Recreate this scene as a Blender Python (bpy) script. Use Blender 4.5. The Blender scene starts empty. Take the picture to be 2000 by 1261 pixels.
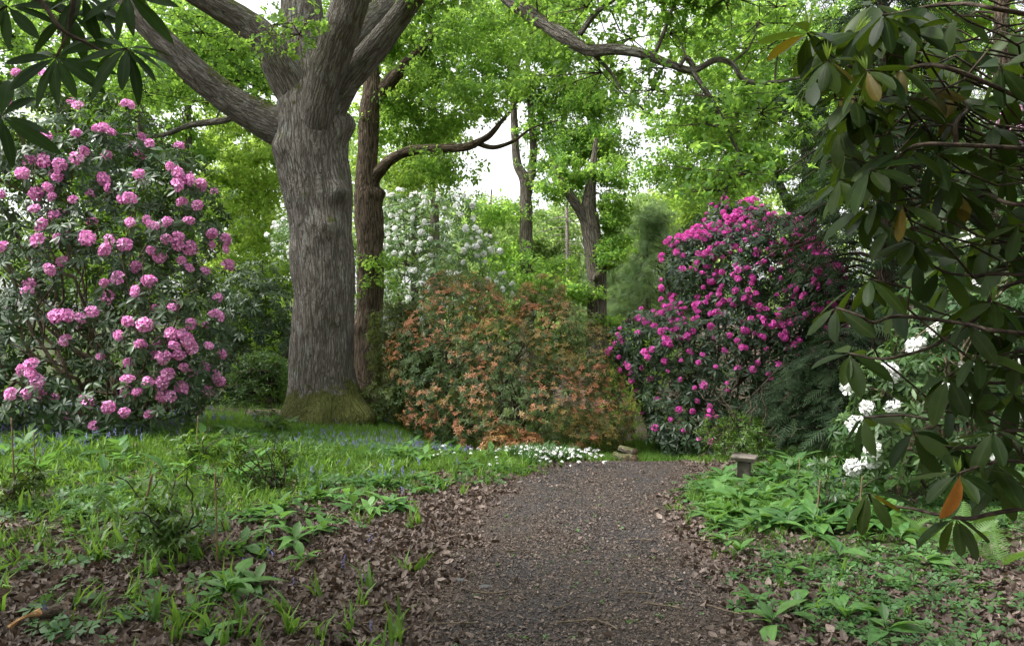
import bpy, math, random
import numpy as np
from mathutils import Vector, Matrix

R = math.radians
rng = np.random.default_rng(11)
random.seed(11)
scene = bpy.context.scene
COL = scene.collection

# ------------------------------------------------------------------ camera, sky, sun, exposure
F = 1555.6          # focal length in photograph pixels (28 mm on 36 mm, 2000 px wide)
CH = 1.6            # eye height
cam_d = bpy.data.cameras.new('camera')
cam_d.lens = 28.0
cam_d.sensor_width = 36.0
cam_d.clip_start = 0.05
cam_d.clip_end = 600.0
cam = bpy.data.objects.new('camera', cam_d)
cam.location = (0, 0, CH)
cam.rotation_euler = (R(90), 0, 0)
COL.objects.link(cam)
scene.camera = cam

SUN_EL, SUN_AZ = R(56), R(-105)          # azimuth measured from +Y towards +X
world = bpy.data.worlds.new('World')
scene.world = world
world.use_nodes = True
wn, wl = world.node_tree.nodes, world.node_tree.links
wn.clear()
sky = wn.new('ShaderNodeTexSky')
sky.sky_type = 'NISHITA'
sky.sun_disc = False
sky.sun_elevation = SUN_EL
sky.sun_rotation = SUN_AZ
sky.air_density = 1.0
sky.dust_density = 4.0
sky.ozone_density = 1.0
hs = wn.new('ShaderNodeHueSaturation')
hs.inputs['Saturation'].default_value = 0.10      # thin white overcast
hs.inputs['Value'].default_value = 1.0
bg = wn.new('ShaderNodeBackground')
bg.inputs['Strength'].default_value = 0.15
wo = wn.new('ShaderNodeOutputWorld')
wl.new(sky.outputs[0], hs.inputs['Color'])
wl.new(hs.outputs[0], bg.inputs['Color'])
wl.new(bg.outputs[0], wo.inputs['Surface'])

sun_d = bpy.data.lights.new('sun', 'SUN')
sun_d.energy = 1.5
sun_d.angle = R(14)
sun_d.color = (1.0, 0.96, 0.9)
sun = bpy.data.objects.new('sun', sun_d)
sdir = Vector((math.sin(SUN_AZ) * math.cos(SUN_EL), math.cos(SUN_AZ) * math.cos(SUN_EL), math.sin(SUN_EL)))
sun.rotation_euler = sdir.to_track_quat('Z', 'Y').to_euler()
sun.location = sdir * 40
COL.objects.link(sun)

vs = scene.view_settings
vs.view_transform = 'Standard'
vs.look = 'None'
vs.exposure = 1.7
vs.gamma = 1.0
vs.use_curve_mapping = False
scene.cycles.use_denoising = True
scene.cycles.max_bounces = 7
scene.cycles.diffuse_bounces = 3
scene.cycles.glossy_bounces = 2
scene.cycles.transmission_bounces = 4
scene.cycles.caustics_reflective = False
scene.cycles.caustics_refractive = False

# ------------------------------------------------------------------ helpers: numbers
def at(px, py, Y):
    return np.array([(px - 1000.0) / F * Y, Y, CH - (py - 630.5) / F * Y])

def hash3(i, j, k):
    n = (i.astype(np.int64) * 374761393 + j.astype(np.int64) * 668265263 + k.astype(np.int64) * 2147483647) & 0xffffffff
    n = ((n ^ (n >> 13)) * 1274126177) & 0xffffffff
    n = n ^ (n >> 16)
    return (n & 0xffff) / 65535.0

def vnoise(p):
    p = np.asarray(p, float)
    i = np.floor(p).astype(np.int64)
    f = p - i
    f = f * f * (3 - 2 * f)
    r = 0
    for dx in (0, 1):
        for dy in (0, 1):
            for dz in (0, 1):
                w = (f[:, 0] if dx else 1 - f[:, 0]) * (f[:, 1] if dy else 1 - f[:, 1]) * (f[:, 2] if dz else 1 - f[:, 2])
                r = r + w * hash3(i[:, 0] + dx, i[:, 1] + dy, i[:, 2] + dz)
    return r

def fbm(p, o=3):
    s, a, t = 0, 0.5, 0
    p = np.asarray(p, float)
    for _ in range(o):
        s = s + a * vnoise(p); t += a; a *= 0.5; p = p * 2.03 + 17.3
    return s / t

def n2(x, y, sc, off=0.0, o=3):
    x = np.asarray(x, float).ravel(); y = np.asarray(y, float).ravel()
    return fbm(np.stack([x * sc + off, y * sc + off * 0.7, np.full_like(x, off)], 1), o)

def sstep(a, b, x):
    t = np.clip((x - a) / (b - a), 0, 1)
    return t * t * (3 - 2 * t)

def norm(v):
    return v / (np.linalg.norm(v, axis=-1, keepdims=True) + 1e-9)

def frames(z, spin):
    z = norm(np.asarray(z, float))
    h = np.where(np.abs(z[:, 2:3]) > 0.95, np.array([[1., 0, 0]]), np.array([[0., 0, 1]]))
    x = norm(np.cross(h, z)); y = np.cross(z, x)
    c, s = np.cos(spin)[:, None], np.sin(spin)[:, None]
    return np.stack([x * c + y * s, -x * s + y * c, z], axis=2)

def spl(pts, n):
    P = np.asarray(pts, float)
    if len(P) == 2:
        t = np.linspace(0, 1, n)[:, None]
        return P[0] * (1 - t) + P[1] * t
    Q = np.vstack([2 * P[0] - P[1], P, 2 * P[-1] - P[-2]])
    m = len(P) - 1
    u = np.linspace(0, m, n); k = np.minimum(u.astype(int), m - 1); t = (u - k)[:, None]
    a, b, c, d = Q[k], Q[k + 1], Q[k + 2], Q[k + 3]
    return 0.5 * (2 * b + (c - a) * t + (2 * a - 5 * b + 4 * c - d) * t ** 2 + (3 * b - a - 3 * c + d) * t ** 3)

# ------------------------------------------------------------------ helpers: meshes
class MB:
    def __init__(s):
        s.V, s.L, s.S, s.C, s.B, s.n = [], [], [], [], [], 0
    def raw(s, V, loops, sizes, col=None, bk=None):
        k = len(V)
        s.V.append(np.asarray(V, float)); s.L.append(np.asarray(loops, np.int64).ravel() + s.n); s.S.append(np.asarray(sizes, np.int64))
        s.C.append(np.zeros((k, 3)) + (0.5 if col is None else col))
        s.B.append(np.zeros((k, 3)) if bk is None else bk)
        s.n += k
    def inst(s, tpl, M, scale, P, col):
        tV, tF, tT = tpl
        N, k = len(P), len(tV)
        if N == 0: return
        sc = np.asarray(scale, float).reshape(-1, 1, 1) * np.ones((N, 1, 1))
        V = np.einsum('nij,kj->nki', M, tV) * sc + P[:, None, :]
        fl = np.concatenate([np.asarray(f) for f in tF]); fs = np.array([len(f) for f in tF])
        loops = (fl[None, :] + (np.arange(N) * k)[:, None]).ravel()
        C = np.zeros((N, k, 3)); C[:, :, 0] = col[:, 0:1]; C[:, :, 1] = col[:, 1:2]; C[:, :, 2] = tT[None, :]
        s.raw(V.reshape(-1, 3), loops, np.tile(fs, N), C.reshape(-1, 3))
    def tube(s, pts, rad, n=8, disp=None, col=None, cap=True):
        P = np.asarray(pts, float); m = len(P)
        rad = np.zeros(m) + rad
        T = np.gradient(P, axis=0); T = norm(T)
        x = np.cross(T[0], [0, 0, 1.0]); 
        if np.linalg.norm(x) < 0.2: x = np.cross(T[0], [0, 1.0, 0])
        x = x / np.linalg.norm(x)
        X = np.zeros((m, 3)); X[0] = x
        for i in range(1, m):
            x = x - T[i] * np.dot(x, T[i]); x = x / np.linalg.norm(x); X[i] = x
        Y = np.cross(T, X)
        th = np.linspace(0, 2 * math.pi, n, endpoint=False)
        c, sn = np.cos(th), np.sin(th)
        Ls = np.concatenate([[0], np.cumsum(np.linalg.norm(np.diff(P, axis=0), axis=1))])
        D = X[:, None, :] * c[None, :, None] + Y[:, None, :] * sn[None, :, None]
        rr = rad[:, None] * np.ones((1, n))
        bk = np.stack([rr * c, rr * sn, np.repeat(Ls[:, None], n, 1)], 2)
        if disp is not None:
            rr = rr + disp(P[:, None, :] + D * rr[:, :, None], D, bk, rr)
        V = P[:, None, :] + D * rr[:, :, None]
        V = V.reshape(-1, 3); bk = bk.reshape(-1, 3)
        i, j = np.meshgrid(np.arange(m - 1), np.arange(n), indexing='ij')
        j2 = (j + 1) % n
        q = np.stack([i * n + j, i * n + j2, (i + 1) * n + j2, (i + 1) * n + j], 2).reshape(-1)
        sizes = [4] * ((m - 1) * n)
        loops = q.tolist()
        if cap:
            loops += list(range((m - 1) * n, m * n)); sizes.append(n)
            loops += list(range(n - 1, -1, -1)); sizes.append(n)
        s.raw(V, loops, sizes, col, bk)
    def build(s, name, mat, parent=None, smooth=True, loc=None):
        me = bpy.data.meshes.new(name)
        V = np.concatenate(s.V); L = np.concatenate(s.L); S = np.concatenate(s.S); C = np.concatenate(s.C); B = np.concatenate(s.B)
        if loc is not None: V = V - np.asarray(loc)
        me.vertices.add(len(V)); me.vertices.foreach_set('co', V.astype(np.float32).ravel())
        me.loops.add(len(L)); me.loops.foreach_set('vertex_index', L.astype(np.int32))
        me.polygons.add(len(S))
        st = np.concatenate([[0], np.cumsum(S)[:-1]])
        me.polygons.foreach_set('loop_start', st.astype(np.int32))
        me.polygons.foreach_set('use_smooth', np.full(len(S), smooth))
        me.update(calc_edges=True)
        a = me.color_attributes.new('col', 'FLOAT_COLOR', 'POINT')
        a.data.foreach_set('color', np.concatenate([C, np.ones((len(C), 1))], 1).astype(np.float32).ravel())
        if np.any(B):
            b = me.attributes.new('bk', 'FLOAT_VECTOR', 'POINT')
            b.data.foreach_set('vector', B.astype(np.float32).ravel())
        me.materials.append(mat)
        o = bpy.data.objects.new(name, me)
        if loc is not None: o.location = loc
        COL.objects.link(o)
        if parent is not None: o.parent = parent
        return o

def tag(o, label=None, cat=None, group=None, kind=None):
    if label: o['label'] = label
    if cat: o['category'] = cat
    if group: o['group'] = group
    if kind: o['kind'] = kind
    return o

def empty(name, label, cat, loc=(0, 0, 0), group=None):
    o = bpy.data.objects.new(name, None)
    o.empty_display_size = 0.2
    COL.objects.link(o)
    o.location = loc
    return tag(o, label, cat, group)

def child(name, me, parent, M):
    o = bpy.data.objects.new(name, me)
    COL.objects.link(o)
    o.parent = parent
    o.matrix_local = M
    return o

def mat4(M3, P, sc=1.0):
    m = Matrix([[float(M3[r][c]) * sc for c in range(3)] + [float(P[r])] for r in range(3)] + [[0, 0, 0, 1]])
    return m

# ------------------------------------------------------------------ materials
def newmat(name):
    m = bpy.data.materials.new(name); m.use_nodes = True
    nt = m.node_tree; nt.nodes.clear()
    return m, nt.nodes, nt.links

def rgb(nodes, c):
    n = nodes.new('ShaderNodeRGB'); n.outputs[0].default_value = (*c, 1); return n.outputs[0]

def mixc(nodes, links, fac, a, b, mode='MIX'):
    n = nodes.new('ShaderNodeMix'); n.data_type = 'RGBA'; n.blend_type = mode
    if isinstance(fac, float): n.inputs[0].default_value = fac
    else: links.new(fac, n.inputs[0])
    for s, v in ((n.inputs[6], a), (n.inputs[7], b)):
        if isinstance(v, tuple): s.default_value = (*v, 1)
        else: links.new(v, s)
    return n.outputs[2]

def math_(nodes, links, op, a, b=None, clamp=False):
    n = nodes.new('ShaderNodeMath'); n.operation = op; n.use_clamp = clamp
    for s, v in ((n.inputs[0], a), (n.inputs[1], b)):
        if v is None: continue
        if isinstance(v, (int, float)): s.default_value = v
        else: links.new(v, s)
    return n.outputs[0]

def leaf_mat(name, c1, c2, tr, tfac=0.35, rough=0.5, spec=0.4, objrand=False, spots=None, mid=None):
    """c1..c2 leaf colour range, tr = colour of light passing through the blade"""
    m, N, L = newmat(name)
    at_ = N.new('ShaderNodeAttribute'); at_.attribute_name = 'col'
    sp = N.new('ShaderNodeSeparateColor'); L.new(at_.outputs['Color'], sp.inputs[0])
    r, g, t = sp.outputs[0], sp.outputs[1], sp.outputs[2]
    if objrand:
        oi = N.new('ShaderNodeObjectInfo'); r = oi.outputs['Random']
        g = math_(N, L, 'FRACT', math_(N, L, 'MULTIPLY', oi.outputs['Random'], 7.31))
    c = mixc(N, L, r, c1, c2)
    v = math_(N, L, 'ADD', math_(N, L, 'MULTIPLY', g, 0.6), 0.7)
    c = mixc(N, L, 1.0, c, v, 'MULTIPLY')
    if mid is not None:
        tco = N.new('ShaderNodeTexCoord'); mo = N.new('ShaderNodeTexNoise'); mo.inputs['Scale'].default_value = 5.0; mo.inputs['Detail'].default_value = 6
        L.new(tco.outputs['Object'], mo.inputs['Vector'])
        c = mixc(N, L, 1.0, c, math_(N, L, 'ADD', math_(N, L, 'MULTIPLY', mo.outputs['Fac'], 1.2), 0.4), 'MULTIPLY')
        # paler midrib: t is 1 on the midrib, 0 at the margin
        k = math_(N, L, 'POWER', t, 14.0)
        c = mixc(N, L, math_(N, L, 'MULTIPLY', k, 0.6), c, mid)
    if spots is not None:
        tc = N.new('ShaderNodeTexCoord'); nz = N.new('ShaderNodeTexNoise'); nz.inputs['Scale'].default_value = 22
        L.new(tc.outputs['Object'], nz.inputs['Vector'])
        k = math_(N, L, 'MULTIPLY', math_(N, L, 'SUBTRACT', nz.outputs['Fac'], 0.62), 9.0, True)
        c = mixc(N, L, k, c, spots)
    b = N.new('ShaderNodeBsdfPrincipled')
    L.new(c, b.inputs['Base Color']); b.inputs['Roughness'].default_value = rough
    b.inputs['Specular IOR Level'].default_value = spec
    out = N.new('ShaderNodeOutputMaterial')
    if tfac > 0:
        tl = N.new('ShaderNodeBsdfTranslucent')
        tc_ = mixc(N, L, 1.0, tr, v, 'MULTIPLY')
        L.new(tc_, tl.inputs['Color'])
        mx = N.new('ShaderNodeMixShader'); mx.inputs[0].default_value = tfac
        L.new(b.outputs[0], mx.inputs[1]); L.new(tl.outputs[0], mx.inputs[2]); L.new(mx.outputs[0], out.inputs['Surface'])
    else:
        L.new(b.outputs[0], out.inputs['Surface'])
    return m

def bark_mat(name, dark, mid, light, sx=11.0, sz=2.6, depth=0.03, moss=0.0, moss_z=0.0, lichen=0.0):
    m, N, L = newmat(name)
    a = N.new('ShaderNodeAttribute'); a.attribute_name = 'bk'
    mp = N.new('ShaderNodeMapping'); mp.inputs['Scale'].default_value = (sx, sx, sz)
    L.new(a.outputs['Vector'], mp.inputs['Vector'])
    def furrow(scl, zmul, gain):
        m2 = N.new('ShaderNodeMapping'); m2.inputs['Scale'].default_value = (scl, scl, scl * zmul); L.new(mp.outputs[0], m2.inputs['Vector'])
        t = N.new('ShaderNodeTexNoise'); t.inputs['Scale'].default_value = 1.0; t.inputs['Detail'].default_value = 2.5; t.inputs['Roughness'].default_value = 0.45; t.inputs['Distortion'].default_value = 0.35
        L.new(m2.outputs[0], t.inputs['Vector'])
        return math_(N, L, 'MULTIPLY', math_(N, L, 'ABSOLUTE', math_(N, L, 'SUBTRACT', t.outputs['Fac'], 0.5)), gain, True)
    f1, f2 = furrow(1.0, 1.0, 11.0), furrow(1.35, 4.0, 14.0)
    crack = math_(N, L, 'MULTIPLY', f1, math_(N, L, 'ADD', math_(N, L, 'MULTIPLY', f2, 0.45), 0.55))
    nz = N.new('ShaderNodeTexNoise'); nz.inputs['Scale'].default_value = 4.0; nz.inputs['Detail'].default_value = 6
    L.new(mp.outputs[0], nz.inputs['Vector'])
    big = N.new('ShaderNodeTexNoise'); big.inputs['Scale'].default_value = 1.6; big.inputs['Detail'].default_value = 4
    geo = N.new('ShaderNodeNewGeometry'); L.new(geo.outputs['Position'], big.inputs['Vector'])
    c = mixc(N, L, nz.outputs['Fac'], mid, light)
    k = math_(N, L, 'MULTIPLY', math_(N, L, 'SUBTRACT', big.outputs['Fac'], 0.42), 3.0, True)
    c = mixc(N, L, math_(N, L, 'MULTIPLY', k, 0.55), c, tuple(0.5 * (x + y) for x, y in zip(dark, mid)))
    if lichen > 0:
        ln = N.new('ShaderNodeTexNoise'); ln.inputs['Scale'].default_value = 3.1; ln.inputs['Detail'].default_value = 7
        L.new(geo.outputs['Position'], ln.inputs['Vector'])
        k = math_(N, L, 'MULTIPLY', math_(N, L, 'SUBTRACT', ln.outputs['Fac'], 0.56), 9.0, True)
        c = mixc(N, L, math_(N, L, 'MULTIPLY', k, lichen), c, (0.34, 0.36, 0.33))
    c = mixc(N, L, crack, dark, c)
    if moss > 0:
        sp = N.new('ShaderNodeSeparateXYZ'); L.new(geo.outputs['Normal'], sp.inputs[0])
        pz = N.new('ShaderNodeSeparateXYZ'); L.new(geo.outputs['Position'], pz.inputs[0])
        up = math_(N, L, 'MULTIPLY', math_(N, L, 'SUBTRACT', sp.outputs[2], 0.12), 1.7, True)
        low = math_(N, L, 'MULTIPLY', math_(N, L, 'SUBTRACT', moss_z, pz.outputs[2]), 1.5, True)
        mn = N.new('ShaderNodeTexNoise'); mn.inputs['Scale'].default_value = 5.0; mn.inputs['Detail'].default_value = 5
        L.new(geo.outputs['Position'], mn.inputs['Vector'])
        s = math_(N, L, 'ADD', up, math_(N, L, 'MULTIPLY', low, 1.4))
        s = math_(N, L, 'MULTIPLY', math_(N, L, 'ADD', s, math_(N, L, 'MULTIPLY', math_(N, L, 'SUBTRACT', mn.outputs['Fac'], 0.66), 3.6)), 2.0, True)
        s = math_(N, L, 'MULTIPLY', s, moss)
        c = mixc(N, L, s, c, mixc(N, L, nz.outputs['Fac'], (0.048, 0.064, 0.012), (0.13, 0.135, 0.028)))
    b = N.new('ShaderNodeBsdfPrincipled'); L.new(c, b.inputs['Base Color'])
    b.inputs['Roughness'].default_value = 0.9; b.inputs['Specular IOR Level'].default_value = 0.2
    h = math_(N, L, 'ADD', crack, math_(N, L, 'MULTIPLY', nz.outputs['Fac'], 0.5))
    bp = N.new('ShaderNodeBump'); bp.inputs['Strength'].default_value = 0.9; bp.inputs['Distance'].default_value = depth
    L.new(h, bp.inputs['Height']); L.new(bp.outputs[0], b.inputs['Normal'])
    out = N.new('ShaderNodeOutputMaterial'); L.new(b.outputs[0], out.inputs['Surface'])
    return m

def flat_mat(name, c1, c2, scale=30.0, rough=0.85, spec=0.25, bump=0.0):
    m, N, L = newmat(name)
    tc = N.new('ShaderNodeTexCoord')
    nz = N.new('ShaderNodeTexNoise'); nz.inputs['Scale'].default_value = scale; nz.inputs['Detail'].default_value = 5
    L.new(tc.outputs['Object'], nz.inputs['Vector'])
    k = math_(N, L, 'MULTIPLY', math_(N, L, 'SUBTRACT', nz.outputs['Fac'], 0.3), 2.5, True)
    b = N.new('ShaderNodeBsdfPrincipled'); L.new(mixc(N, L, k, c1, c2), b.inputs['Base Color'])
    b.inputs['Roughness'].default_value = rough; b.inputs['Specular IOR Level'].default_value = spec
    if bump > 0:
        bp = N.new('ShaderNodeBump'); bp.inputs['Strength'].default_value = 0.8; bp.inputs['Distance'].default_value = bump
        L.new(nz.outputs['Fac'], bp.inputs['Height']); L.new(bp.outputs[0], b.inputs['Normal'])
    out = N.new('ShaderNodeOutputMaterial'); L.new(b.outputs[0], out.inputs['Surface'])
    return m

M_OAKBARK = bark_mat('bark oak', (0.088, 0.074, 0.063), (0.185, 0.162, 0.142), (0.30, 0.275, 0.25), 22.0, 3.0, 0.03, moss=0.9, moss_z=0.95, lichen=0.5)
M_BARK2 = bark_mat('bark brown', (0.030, 0.021, 0.014), (0.12, 0.088, 0.062), (0.21, 0.16, 0.115), 26.0, 3.2, 0.02, moss=0.35, moss_z=0.1)
M_BARK3 = bark_mat('bark grey', (0.035, 0.030, 0.024), (0.13, 0.11, 0.085), (0.22, 0.195, 0.16), 20.0, 2.6, 0.02, moss=0.5, moss_z=0.2)
M_TWIG = bark_mat('twig bark', (0.03, 0.022, 0.016), (0.085, 0.062, 0.045), (0.14, 0.11, 0.085), 30, 8, 0.004)
M_PALETWIG = bark_mat('pale twig bark', (0.06, 0.045, 0.03), (0.17, 0.13, 0.09), (0.27, 0.22, 0.16), 30, 8, 0.004)
M_DEADTRUNK = bark_mat('pale dead bark', (0.10, 0.08, 0.07), (0.30, 0.26, 0.23), (0.42, 0.38, 0.35), 20, 5, 0.01)

M_OAKLEAF = leaf_mat('oak leaf', (0.046, 0.112, 0.020), (0.105, 0.190, 0.036), (0.43, 0.70, 0.10), 0.48, 0.55, 0.25)
M_MIDLEAF = leaf_mat('wood leaf', (0.050, 0.120, 0.024), (0.110, 0.200, 0.040), (0.46, 0.72, 0.11), 0.48, 0.6, 0.2)
M_YELLOWLEAF = leaf_mat('yellow green leaf', (0.075, 0.15, 0.024), (0.15, 0.235, 0.038), (0.55, 0.76, 0.12), 0.48, 0.6, 0.2)
M_HAZYLEAF = leaf_mat('haze-paled far leaf', (0.11, 0.185, 0.06), (0.20, 0.285, 0.095), (0.50, 0.68, 0.20), 0.48, 0.6, 0.2)  # distance haze is painted in as a paler leaf colour
M_RHODOLEAF = leaf_mat('rhododendron leaf', (0.022, 0.052, 0.020), (0.055, 0.092, 0.038), (0.10, 0.18, 0.02), 0.14, 0.42, 0.4)
M_RHODOLEAF2 = leaf_mat('dark rhododendron leaf', (0.020, 0.044, 0.020), (0.048, 0.078, 0.036), (0.09, 0.16, 0.02), 0.12, 0.42, 0.4)
M_WHITERHODOLEAF = leaf_mat('light rhododendron leaf', (0.05, 0.11, 0.035), (0.11, 0.19, 0.06), (0.22, 0.38, 0.06), 0.22, 0.42, 0.45)
M_WHITERHODOLEAF2 = leaf_mat('mid rhododendron leaf', (0.028, 0.070, 0.022), (0.07, 0.12, 0.036), (0.14, 0.26, 0.04), 0.18, 0.45, 0.3)
M_NEARLEAF = leaf_mat('near rhododendron leaf', (0.010, 0.029, 0.005), (0.030, 0.050, 0.009), (0.10, 0.165, 0.012), 0.24, 0.45, 0.16, objrand=True, mid=(0.07, 0.095, 0.025))
M_NEARLEAFMASS = leaf_mat('near rhododendron leaf mass', (0.010, 0.029, 0.005), (0.030, 0.050, 0.009), (0.10, 0.165, 0.012), 0.24, 0.45, 0.16)
M_NEARLEAFOLD = leaf_mat('old rhododendron leaf', (0.055, 0.055, 0.008), (0.12, 0.085, 0.012), (0.24, 0.19, 0.012), 0.25, 0.5, 0.15, objrand=True, spots=(0.05, 0.025, 0.01), mid=(0.2, 0.16, 0.05))
M_DEADLEAF = leaf_mat('dead orange leaf', (0.20, 0.07, 0.014), (0.24, 0.09, 0.016), (0.4, 0.16, 0.02), 0.2, 0.5, 0.3, objrand=True, spots=(0.07, 0.03, 0.02), mid=(0.35, 0.16, 0.05))
M_LANCELEAF = leaf_mat('lance rhododendron leaf', (0.010, 0.032, 0.005), (0.024, 0.055, 0.009), (0.07, 0.15, 0.010), 0.24, 0.5, 0.18, objrand=True, mid=(0.06, 0.10, 0.03))
M_SHOOT = leaf_mat('new shoot', (0.11, 0.19, 0.03), (0.17, 0.26, 0.05), (0.35, 0.5, 0.06), 0.3, 0.45, 0.4)
M_PIERIS = leaf_mat('pieris leaf', (0.040, 0.080, 0.024), (0.115, 0.140, 0.040), (0.22, 0.28, 0.05), 0.25, 0.5, 0.3)
M_PIERISNEW = leaf_mat('pieris new leaf', (0.42, 0.170, 0.095), (0.27, 0.220, 0.065), (0.64, 0.36, 0.13), 0.34, 0.42, 0.45)
M_CONIFER = leaf_mat('dark conifer needles', (0.014, 0.034, 0.014), (0.034, 0.062, 0.022), (0.05, 0.10, 0.02), 0.15, 0.6, 0.25)
M_SPRUCE = leaf_mat('pale conifer needles', (0.08, 0.14, 0.065), (0.135, 0.205, 0.09), (0.34, 0.48, 0.18), 0.45, 0.6, 0.25)
M_SHRUB = leaf_mat('shrub leaf', (0.030, 0.075, 0.012), (0.075, 0.14, 0.022), (0.20, 0.36, 0.03), 0.3, 0.45, 0.4)
M_GRASS = leaf_mat('grass blade', (0.050, 0.130, 0.020), (0.118, 0.212, 0.034), (0.30, 0.52, 0.06), 0.3, 0.5, 0.35)
M_WEED = leaf_mat('broad weed leaf', (0.042, 0.118, 0.028), (0.086, 0.180, 0.044), (0.21, 0.42, 0.07), 0.28, 0.5, 0.35, objrand=True, mid=(0.15, 0.25, 0.08))
M_COVER = leaf_mat('ground cover leaf', (0.036, 0.098, 0.028), (0.080, 0.162, 0.046), (0.18, 0.36, 0.07), 0.25, 0.5, 0.35)
M_FERN = leaf_mat('fern frond', (0.05, 0.12, 0.024), (0.095, 0.18, 0.036), (0.22, 0.40, 0.06), 0.3, 0.5, 0.3)
M_PINK = leaf_mat('pink petal', (0.68, 0.16, 0.50), (0.88, 0.44, 0.74), (0.9, 0.35, 0.7), 0.25, 0.6, 0.2)
M_MAGENTA = leaf_mat('magenta petal', (0.66, 0.045, 0.40), (0.84, 0.17, 0.60), (0.9, 0.12, 0.55), 0.25, 0.6, 0.2)
M_WHITE = leaf_mat('white petal', (0.77, 0.78, 0.79), (0.85, 0.85, 0.83), (0.88, 0.88, 0.86), 0.25, 0.6, 0.2)
M_PALEPINK = leaf_mat('pale pink petal', (0.74, 0.36, 0.62), (0.84, 0.55, 0.74), (0.9, 0.6, 0.8), 0.25, 0.6, 0.2)
M_BLUEBELL = leaf_mat('bluebell petal', (0.085, 0.085, 0.20), (0.13, 0.13, 0.27), (0.3, 0.28, 0.7), 0.2, 0.6, 0.2)
M_LITTER = leaf_mat('dead oak leaf', (0.062, 0.044, 0.037), (0.185, 0.143, 0.121), (0.2, 0.12, 0.06), 0.08, 0.65, 0.3)
M_CHIP = leaf_mat('bark chip', (0.026, 0.019, 0.016), (0.20, 0.148, 0.115), (0.1, 0.1, 0.1), 0.0, 0.75, 0.3)
M_CANE = flat_mat('garden cane', (0.11, 0.075, 0.038), (0.21, 0.15, 0.08), 18)
M_WOOD = flat_mat('weathered wood', (0.11, 0.095, 0.08), (0.23, 0.20, 0.17), 14, bump=0.006)
M_SPLIT = flat_mat('split orange wood', (0.24, 0.12, 0.05), (0.46, 0.28, 0.125), 45, bump=0.03)
M_LOGEND = flat_mat('sawn log end', (0.12, 0.085, 0.055), (0.20, 0.15, 0.10), 10)
M_STONE = flat_mat('grey stone', (0.06, 0.06, 0.065), (0.13, 0.13, 0.13), 25, bump=0.004)

# ------------------------------------------------------------------ leaf templates: (verts, faces, t)
def leaf_pts(prof, fold=0.25, curl=0.0, wob=0.0, seed=0):
    """prof: [(t, halfwidth)], unit length along +X, normal +Z; t attr 1 on midrib 0 on margin"""
    r = random.Random(seed)
    V, Fc, T = [], [], []
    def z(t): return -curl * t * t
    rows = []
    for t, w in prof:
        if w <= 1e-4:
            V.append((t, 0, z(t))); T.append(1); rows.append((len(V) - 1,))
        else:
            wl_, wr_ = w * (1 + r.uniform(-wob, wob)), w * (1 + r.uniform(-wob, wob))
            V += [(t, 0, z(t)), (t + r.uniform(-wob, wob) * 0.1, wl_, z(t) + fold * wl_), (t + r.uniform(-wob, wob) * 0.1, -wr_, z(t) + fold * wr_)]
            T += [1, 0, 0]; k = len(V); rows.append((k - 3, k - 2, k - 1))
    for a, b in zip(rows[:-1], rows[1:]):
        if len(a) == 1 and len(b) == 3: Fc += [(a[0], b[0], b[1]), (a[0], b[2], b[0])]
        elif len(a) == 3 and len(b) == 1: Fc += [(a[0], b[0], a[1]), (a[0], a[2], b[0])]
        else: Fc += [(a[0], b[0], b[1], a[1]), (a[0], a[2], b[2], b[0])]
    return np.array(V, float), Fc, np.array(T, float)

def kite(seed, w=.30):
    r = random.Random(seed); f = r.uniform(-.12, .16)
    return np.array([(0, 0, 0), (.5 + r.uniform(-.1, .15), w * r.uniform(.7, 1.2), f), (1, 0, -r.uniform(0, .3)), (.5 + r.uniform(-.1, .15), -w * r.uniform(.7, 1.2), f)]), [(0, 2, 1), (0, 3, 2)], np.array([1., 0, 1, 0])

def combine(items):
    V, Fc, T, n = [], [], [], 0
    for (v, f, t), M, s, p in items:
        V.append((np.asarray(M) @ (v * s).T).T + p); Fc += [tuple(i + n for i in q) for q in f]; T.append(t); n += len(v)
    return np.concatenate(V), Fc, np.concatenate(T)

def rotm(az, el, roll=0.0):
    return np.array((Matrix.Rotation(az, 3, 'Z') @ Matrix.Rotation(-el, 3, 'Y') @ Matrix.Rotation(roll, 3, 'X')))

LANCE = [(0, 0), (0.12, 0.03), (0.4, 0.12), (0.7, 0.10), (1, 0)]
RHODO3 = [(0, 0), (0.33, 0.12), (0.7, 0.14), (1, 0)]
NARROW3 = [(0, 0), (0.35, 0.13), (0.7, 0.10), (1, 0)]
OAK = [(0, 0), (0.42, 0.27), (0.62, 0.17), (0.84, 0.27), (1, 0)]
RHODO2 = [(0, 0), (0.56, 0.15), (1, 0)]
NARROW2 = [(0, 0), (0.45, 0.14), (1, 0)]
DIAM = [(0, 0), (0.55, 0.30), (1, 0)]

def whorl(prof, n, elev, seed, fold=0.2, curl=0.2, base=0.06, jit=0.25):
    r = random.Random(seed)
    it = []
    for i in range(n):
        az = 2 * math.pi * (i + r.uniform(-0.3, 0.3)) / n
        el = r.uniform(*elev)
        s = r.uniform(0.75, 1.1)
        it.append((leaf_pts(prof, fold, curl * r.uniform(0.4, 1.5), 0.12, r.random()), rotm(az, el, r.uniform(-jit, jit)), s, np.array([math.cos(az) * base, math.sin(az) * base, r.uniform(-0.06, 0.06)])))
    return combine(it)

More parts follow.
